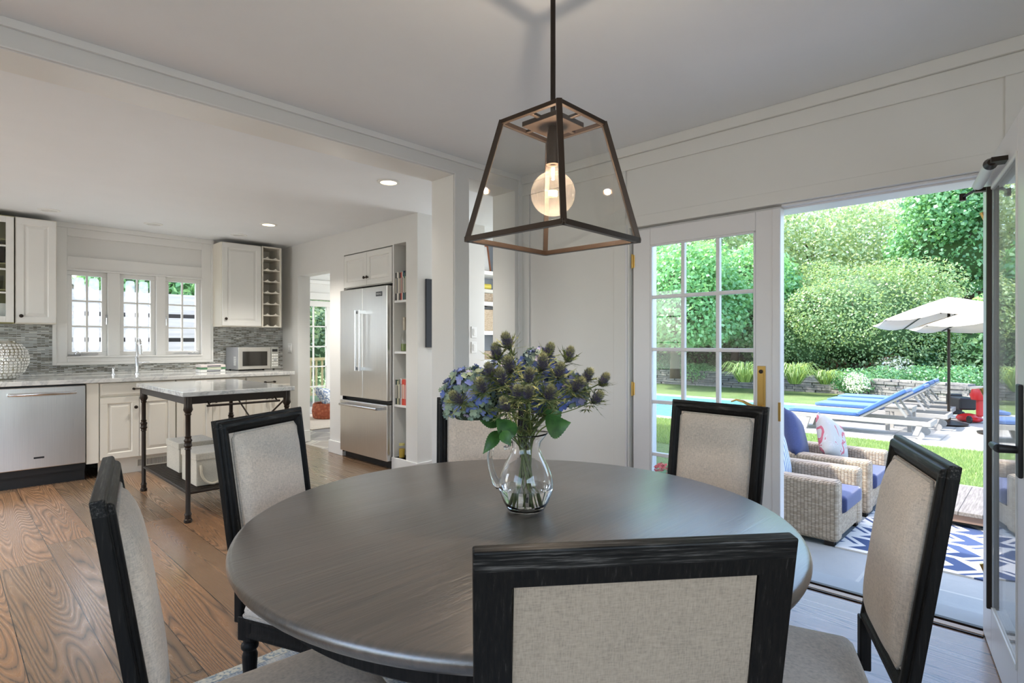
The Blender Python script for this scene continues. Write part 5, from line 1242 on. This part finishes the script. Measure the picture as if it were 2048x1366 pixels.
# red mower
r = thing('pool_cleaner', 'red and black wheeled machine standing behind the umbrella pole', 'machine', (12.9, 1.12, GZ + .004), R(35))
red = flat('red_plastic', (.55, .02, .02), .35)
bm = B(); lathe(bm, [(.22, .02), (.25, .05), (.22, .10), (.10, .14), (0, .15)], seg=24, mtx=Matrix.Scale(.7, 4, (0, 1, 0))); obj('red_base', bm, red, r, smooth=True)
bx('housing', (.02, .42, -.14, .14, .20, .42), M['blackgap'], r, bevel=.03); bx('motor', (.36, .52, -.10, .10, .08, .46), M['blackgap'], r, bevel=.02)
bm = B(); box(bm, -.32, -.24, -.05, .05, .12, .55); obj('red_tank', bm, red, r, bevel=.03); bm = B(); lathe(bm, [(.0, .40), (.13, .42), (.15, .50), (.12, .60), (0, .62)], c=(-.30, 0, 0), seg=18); obj('red_cap', bm, red, r, smooth=True)
for x in (-.25, .45):
    for y in (-.16, .13): bm = B(); cone(bm, (x, y, .065), (x, y + .03, .065), .065, seg=18); obj('wheel', bm, M['blackgap'], r, smooth=True)
# stone wall
g = G('stacked_stone', rough=.9); g.set('color', g.mix(.4, g.ramp(g.island(), [(0, (.11, .11, .115)), (.5, (.20, .19, .18)), (1, (.33, .30, .27))]), g.ramp(g.noise(g.obj(), 12, 5), [(.3, (.10, .10, .11)), (.7, (.36, .33, .29))]))); g.bump(g.noise(g.obj(), 25, 5), .6, .02)
bm = B(); rs = random.Random(9); PW = [(16.0, -8), (16.4, 1.4), (17.6, 4.5), (17.8, 16)]
segs = list(zip(PW, PW[1:]))
for (xa, ya), (xb, yb) in segs:
    L = math.hypot(xb - xa, yb - ya); ux, uy = (xb - xa) / L, (yb - ya) / L; z = GZ - .02
    for row in range(7):
        hh = rs.uniform(.05, .085); s = -rs.random() * .3
        while s < L:
            w_ = rs.uniform(.16, .55); cx = xa + ux * (s + w_ / 2); cy = ya + uy * (s + w_ / 2); dd = rs.uniform(-.02, .03)
            m = Matrix.Translation((cx + uy * dd, cy - ux * dd, z)) @ Matrix.Rotation(math.atan2(uy, ux) + rs.uniform(-.03, .03), 4, 'Z') @ Matrix.Rotation(rs.uniform(-.03, .03), 4, 'Y')
            box(bm, -w_ / 2 + .008, w_ / 2 - .008, -.16, .16, .004, hh - .004, m); s += w_
        z += hh
tag(obj('stone_wall', bm, g.m), 'low dry stacked stone wall edging the garden bed past the pool', 'wall')
bm = B()
for (xa, ya), (xb, yb) in segs:
    v = [bm.verts.new(p) for p in ((xa + .14, ya, GZ + .28), (xb + .14, yb, GZ + .28), (xb + 12, yb, GZ + .55), (xa + 12, ya, GZ + .55))]; bm.faces.new(v)
    v2 = [bm.verts.new(p) for p in ((xa + .14, ya, GZ - .1), (xb + .14, yb, GZ - .1))]; bm.faces.new((v[0], v2[0], v2[1], v[1]))
g = G('bed_soil', rough=1); g.set('color', g.ramp(g.noise(g.obj(), 6, 5), [(.4, (.05, .035, .02)), (.6, (.05, .09, .03))])); struct(obj('garden_bed', bm, g.m))
# fence
g = G('red_cedar', rough=.85); o = g.obj(); g.set('color', g.ramp(g.noise(g.map(o, (30, 30, 2)), 1, 4), [(.3, (.10, .035, .025)), (.7, (.24, .10, .07))]))
r = thing('cedar_fence', 'tall reddish cedar board fence behind the shrubs', 'fence', (24.5, 0, GZ + .3))
bm = B()
for k in range(190): y = -14 + k * .19; box(bm, 0, .03, y, y + .178, 0, 2.1)
obj('boards', bm, g.m, r)
bm = B()
for z in (.3, 1.1, 1.8): box(bm, -.05, 0, -14, 22, z, z + .09)
obj('rails', bm, g.m, r)
for k in range(15): bx('post', (-.12, 0, -14 + k * 2.5, -13.89 + k * 2.5, 0, 2.25), g.m, r)

# ---- trees and shrubs
def tree(name, label, px, D, rad, zc, rz, mat, n, size, trunk=True, seed=0, sub=9, cat='tree', shell=.7, asp=.6, core=.62, base=None, xy=None):
    x, y = xy or at(px, D); rs = random.Random(seed); gz = GZ + .3 if x > 16.5 else GZ; r = thing(name, label, cat, (x, y, gz)); zc -= gz
    bl = [(0, 0, zc, rad * .8, rad * .8, rz * .8)]
    for i in range(sub):
        q = rs.uniform(0, 2 * PI); e = rs.uniform(-.7, 1.1); k = rs.uniform(.6, .78); s = rs.uniform(.30, .5)
        bl.append((math.cos(q) * math.cos(e) * rad * k, math.sin(q) * math.cos(e) * rad * k, zc + math.sin(e) * rz * k, rad * s, rad * s, rz * s))
    leaves('foliage', bl, n, size, mat, r, shell=shell, seed=seed, asp=asp)
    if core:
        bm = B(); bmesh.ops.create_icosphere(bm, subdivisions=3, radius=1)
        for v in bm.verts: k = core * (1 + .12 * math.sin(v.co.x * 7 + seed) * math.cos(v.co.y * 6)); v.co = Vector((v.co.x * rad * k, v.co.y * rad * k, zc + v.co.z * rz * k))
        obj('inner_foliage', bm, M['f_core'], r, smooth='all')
    if trunk:
        bm = B(); tr = max(.05, rad * .06); tube(bm, [(0, 0, -.05), (.05, .03, zc * .35), (-.06, .05, zc * .7), (0, 0, zc)], [tr * 1.3, tr, tr * .8, tr * .4], 10)
        for i in range(7):
            q = i * 2.4; z0 = zc * (.35 + .09 * i); tube(bm, [(0, 0, z0), (math.cos(q) * rad * .35, math.sin(q) * rad * .35, z0 + rz * .25), (math.cos(q) * rad * .65, math.sin(q) * rad * .65, z0 + rz * .45)], [tr * .5, tr * .35, tr * .12], 7)
        obj('trunk', bm, M['bark'], r, smooth='all')
    return r
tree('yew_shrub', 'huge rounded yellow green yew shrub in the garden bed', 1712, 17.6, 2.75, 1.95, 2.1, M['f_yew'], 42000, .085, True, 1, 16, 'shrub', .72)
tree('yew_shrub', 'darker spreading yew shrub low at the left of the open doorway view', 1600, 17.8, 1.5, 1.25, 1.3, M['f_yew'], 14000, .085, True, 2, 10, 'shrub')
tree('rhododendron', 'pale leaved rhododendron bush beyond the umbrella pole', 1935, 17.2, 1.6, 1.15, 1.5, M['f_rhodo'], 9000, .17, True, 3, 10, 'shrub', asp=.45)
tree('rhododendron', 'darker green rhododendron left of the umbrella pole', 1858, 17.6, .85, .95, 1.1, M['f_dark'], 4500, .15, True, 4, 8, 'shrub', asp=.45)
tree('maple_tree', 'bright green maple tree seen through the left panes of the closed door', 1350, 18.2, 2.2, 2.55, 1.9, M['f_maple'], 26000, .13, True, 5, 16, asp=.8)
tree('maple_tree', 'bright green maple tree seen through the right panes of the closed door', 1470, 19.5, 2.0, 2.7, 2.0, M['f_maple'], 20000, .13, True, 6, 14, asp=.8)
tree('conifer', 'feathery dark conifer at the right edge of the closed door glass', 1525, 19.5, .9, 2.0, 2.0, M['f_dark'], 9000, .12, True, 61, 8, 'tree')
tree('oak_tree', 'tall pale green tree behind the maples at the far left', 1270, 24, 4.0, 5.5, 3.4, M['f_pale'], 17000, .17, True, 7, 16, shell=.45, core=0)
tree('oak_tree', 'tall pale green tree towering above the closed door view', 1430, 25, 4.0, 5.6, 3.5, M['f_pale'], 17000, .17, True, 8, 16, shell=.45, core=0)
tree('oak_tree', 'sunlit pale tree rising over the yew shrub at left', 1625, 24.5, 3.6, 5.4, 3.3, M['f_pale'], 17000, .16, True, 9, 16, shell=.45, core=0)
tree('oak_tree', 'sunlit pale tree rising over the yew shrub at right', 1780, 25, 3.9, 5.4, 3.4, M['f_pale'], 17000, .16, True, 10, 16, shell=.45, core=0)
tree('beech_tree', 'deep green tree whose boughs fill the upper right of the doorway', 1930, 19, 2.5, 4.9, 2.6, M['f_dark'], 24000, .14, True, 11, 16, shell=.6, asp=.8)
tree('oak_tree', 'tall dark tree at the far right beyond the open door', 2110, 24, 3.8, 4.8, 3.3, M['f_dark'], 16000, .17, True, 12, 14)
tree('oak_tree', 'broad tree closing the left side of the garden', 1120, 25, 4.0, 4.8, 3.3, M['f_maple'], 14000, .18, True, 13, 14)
tree('hedge_shrub', 'dark hedge shrub before the fence at left', 1290, 21, 1.6, 1.3, 1.2, M['f_dark'], 7000, .12, False, 14, 9, 'shrub')
tree('hedge_shrub', 'dark hedge shrub before the fence behind the maples', 1400, 21.5, 1.5, 1.2, 1.2, M['f_dark'], 7000, .12, False, 15, 9, 'shrub')
tree('hedge_shrub', 'dark hedge shrub before the fence beside the conifer', 1500, 22, 1.5, 1.2, 1.2, M['f_dark'], 7000, .12, False, 16, 9, 'shrub')
tree('hedge_shrub', 'dark hedge shrub before the fence at far right', 2030, 20, 1.8, 1.4, 1.4, M['f_dark'], 7000, .12, False, 17, 9, 'shrub')
def clump(name, label, px, D, rad, n, h, mat, seed, wd=.012, xy=None):
    x, y = xy or at(px, D); rs = np.random.default_rng(seed); z = GZ + .30; a = rs.uniform(0, 2 * PI, n); rr = rs.uniform(.1, 1, n) * rad
    d = np.stack([np.cos(a), np.sin(a), 0 * a], 1); p0 = np.stack([x + d[:, 0] * rr * .25, y + d[:, 1] * rr * .25, np.full(n, z)], 1); H_ = (h * rs.uniform(.6, 1.15, n))[:, None]; s = np.cross(d, [0, 0, 1.]) * wd
    up = np.array([0, 0, 1.]); p1 = p0 + d * rr[:, None] * .45 + up * H_ * .85; p2 = p0 + d * rr[:, None] * .85 + up * H_ * .95; p3 = p0 + d * rr[:, None] * 1.25 + up * H_ * .55
    Q = np.concatenate([np.stack([p0 - s, p0 + s, p1 + s, p1 - s], 1), np.stack([p1 - s, p1 + s, p2 + s * .7, p2 - s * .7], 1), np.stack([p2 - s * .7, p2 + s * .7, p3 + s * .1, p3 - s * .1], 1)])
    return tag(quads(name, Q, mat), label, 'plant', 'arching green clumps along the stone wall')
clump('daylily', 'daylily clump spilling over the wall at the right of the door glass', 1490, 15.9, .75, 260, .55, M['f_grass'], 1)
clump('daylily', 'daylily clump beside the right frame of the closed door', 1535, 15.6, .6, 200, .5, M['f_grass'], 2)
clump('daylily', 'daylily clump at the left edge of the open doorway', 1590, 15.2, .6, 220, .55, M['f_grass'], 3)
clump('daylily', 'smaller daylily clump on the wall left of the loungers', 1650, 15.0, .45, 150, .38, M['f_grass'], 4)
def low_plant(label, px, D, rad, h, mat, seed, n=1800, size=.07):
    x, y = at(px, D); r = thing('low_plant', label, 'plant', (x, y, GZ + .28), group='low plants behind the stone wall'); leaves('foliage', [(0, 0, h * .4, rad, rad, h)], n, size, mat, r, shell=.3, seed=seed); return r
low_plant('low leafy plant behind the stone wall, leftmost in the door glass', 1320, 20.2, .7, .36, M['f_dark'], 21, 3200)
low_plant('low leafy plant behind the stone wall in the middle of the door glass', 1395, 18.9, .6, .3, M['f_maple'], 22, 2600)
low_plant('low leafy plant above the wall behind the lounger feet', 1705, 14.9, .5, .3, M['f_dark'], 23)
low_plant('dark ground cover above the wall behind the raised lounger backs', 1765, 15.1, .5, .34, M['f_dark'], 24, 2400)
low_plant('white variegated plant in front of the cedar fence', 1790, 15.8, .5, .5, foliage_mat('white_flowers', (.30, .36, .22), (.62, .64, .54), (.8, .8, .74)), 25, 1500)
low_plant('dark ground cover above the wall left of the umbrella pole', 1845, 14.9, .55, .36, M['f_dark'], 26, 2600)
low_plant('dark ground cover above the wall right of the umbrella pole', 1925, 14.5, .6, .36, M['f_dark'], 27, 2800)
low_plant('white flowering trailer hanging over the stone wall', 1712, 14.4, .28, .25, foliage_mat('white_trailer', (.30, .36, .22), (.62, .64, .54), (.8, .8, .74)), 28, 700, .05)

# ---- seen through the kitchen window and the sunroom
g = G('grey_board', rough=.8); o = g.obj(); x, y, z = g.xyz(o); g.set('color', g.ramp(g.noise(g.map(o, (2, 2, 25)), 1, 4), [(.3, (.46, .44, .46)), (.7, (.66, .63, .65))])); M['greyboard'] = g.m
r = thing('board_fence', 'weathered grey horizontal board fence outside the kitchen window', 'fence', (-1, 9.6, GZ))
for k in range(6): bx('board', (0, 3.9, 0, .03, .05 + k * .36, .05 + k * .36 + .30), M['greyboard'], r)
bx('backing', (0, 3.9, .25, .27, 0, 2.1), flat('dark_boards', (.05, .05, .055), .9), r)
for k in range(2): bx('post', (.2 + k * 2.1, .3 + k * 2.1, .03, .25, 0, 2.12), M['greyboard'], r)
tree('garden_shrub', 'green shrub above the fence outside the kitchen window', 0, 0, 1.3, 2.2, 1.2, M['f_dark'], 9000, .12, False, 31, 8, 'shrub', xy=(4.2, 11.6))
tree('garden_shrub', 'green shrub behind the middle kitchen casement', 0, 0, 1.0, 2.0, 1.1, M['f_maple'], 6000, .12, False, 32, 8, 'shrub', xy=(2.4, 11.4))
r = thing('garden_shed', 'pale gabled roof edge outside the left kitchen casement', 'shed', (-.6, 10.4, GZ))
bx('wall', (0, 2.2, 0, 1.6, 0, 2.1), M['greyboard'], r)
bm = B()
for sgn in (1, -1):
    v = [bm.verts.new(p) for p in ((1.1 + sgn * 1.35, -.2, 2.0), (1.1, -.2, 2.75), (1.1, 1.8, 2.75), (1.1 + sgn * 1.35, 1.8, 2.0))]; bm.faces.new(v)
    v2 = [bm.verts.new(p.co + Vector((0, 0, .08))) for p in v]; bm.faces.new(v2)
    for i in range(4): bm.faces.new((v[i], v[(i + 1) % 4], v2[(i + 1) % 4], v2[i]))
v = [bm.verts.new(p) for p in ((-.25, -.01, 2.05), (2.45, -.01, 2.05), (1.1, -.01, 2.74))]; bm.faces.new(v)
obj('roof', bm, flat('cream_roof', (.72, .66, .54), .7), r, recalc=False)
r = thing('deck_railing', 'pale wooden deck railing outside the sunroom doors', 'railing', (3.6, 11.2, 0))
bm = B(); box(bm, 0, 3.4, 0, .09, .86, .92); box(bm, 0, 3.4, .02, .07, .12, .18); obj('rails', bm, flat('yellow_pine', (.58, .46, .24), .7), r)
for k in range(26): bx('baluster', (.05 + k * .13, .085 + k * .13, .03, .065, .18, .86), flat('yellow_pine', (.58, .46, .24), .7) if k == 0 else r.children[1].data.materials[0], r)
struct(bx('sunroom_deck', (3.3, 7.2, 9.56, 11.5, -.2, -.03), M['teak']))
tree('garden_shrub', 'sunny yellow green shrub outside the sunroom doors', 0, 0, 1.5, 1.2, 1.4, M['f_pale'], 9000, .12, False, 33, 9, 'shrub', xy=(6.0, 13.2))
tree('garden_tree', 'dark leafy tree high outside the sunroom doors', 0, 0, 2.2, 3.6, 2.0, M['f_dark'], 12000, .14, True, 34, 10, 'tree', xy=(6.6, 15.2))
tree('garden_tree', 'leafy tree outside the sunroom beyond the coral basket', 0, 0, 2.4, 3.2, 2.2, M['f_dark'], 12000, .14, True, 35, 10, 'tree', xy=(9.2, 13.6))
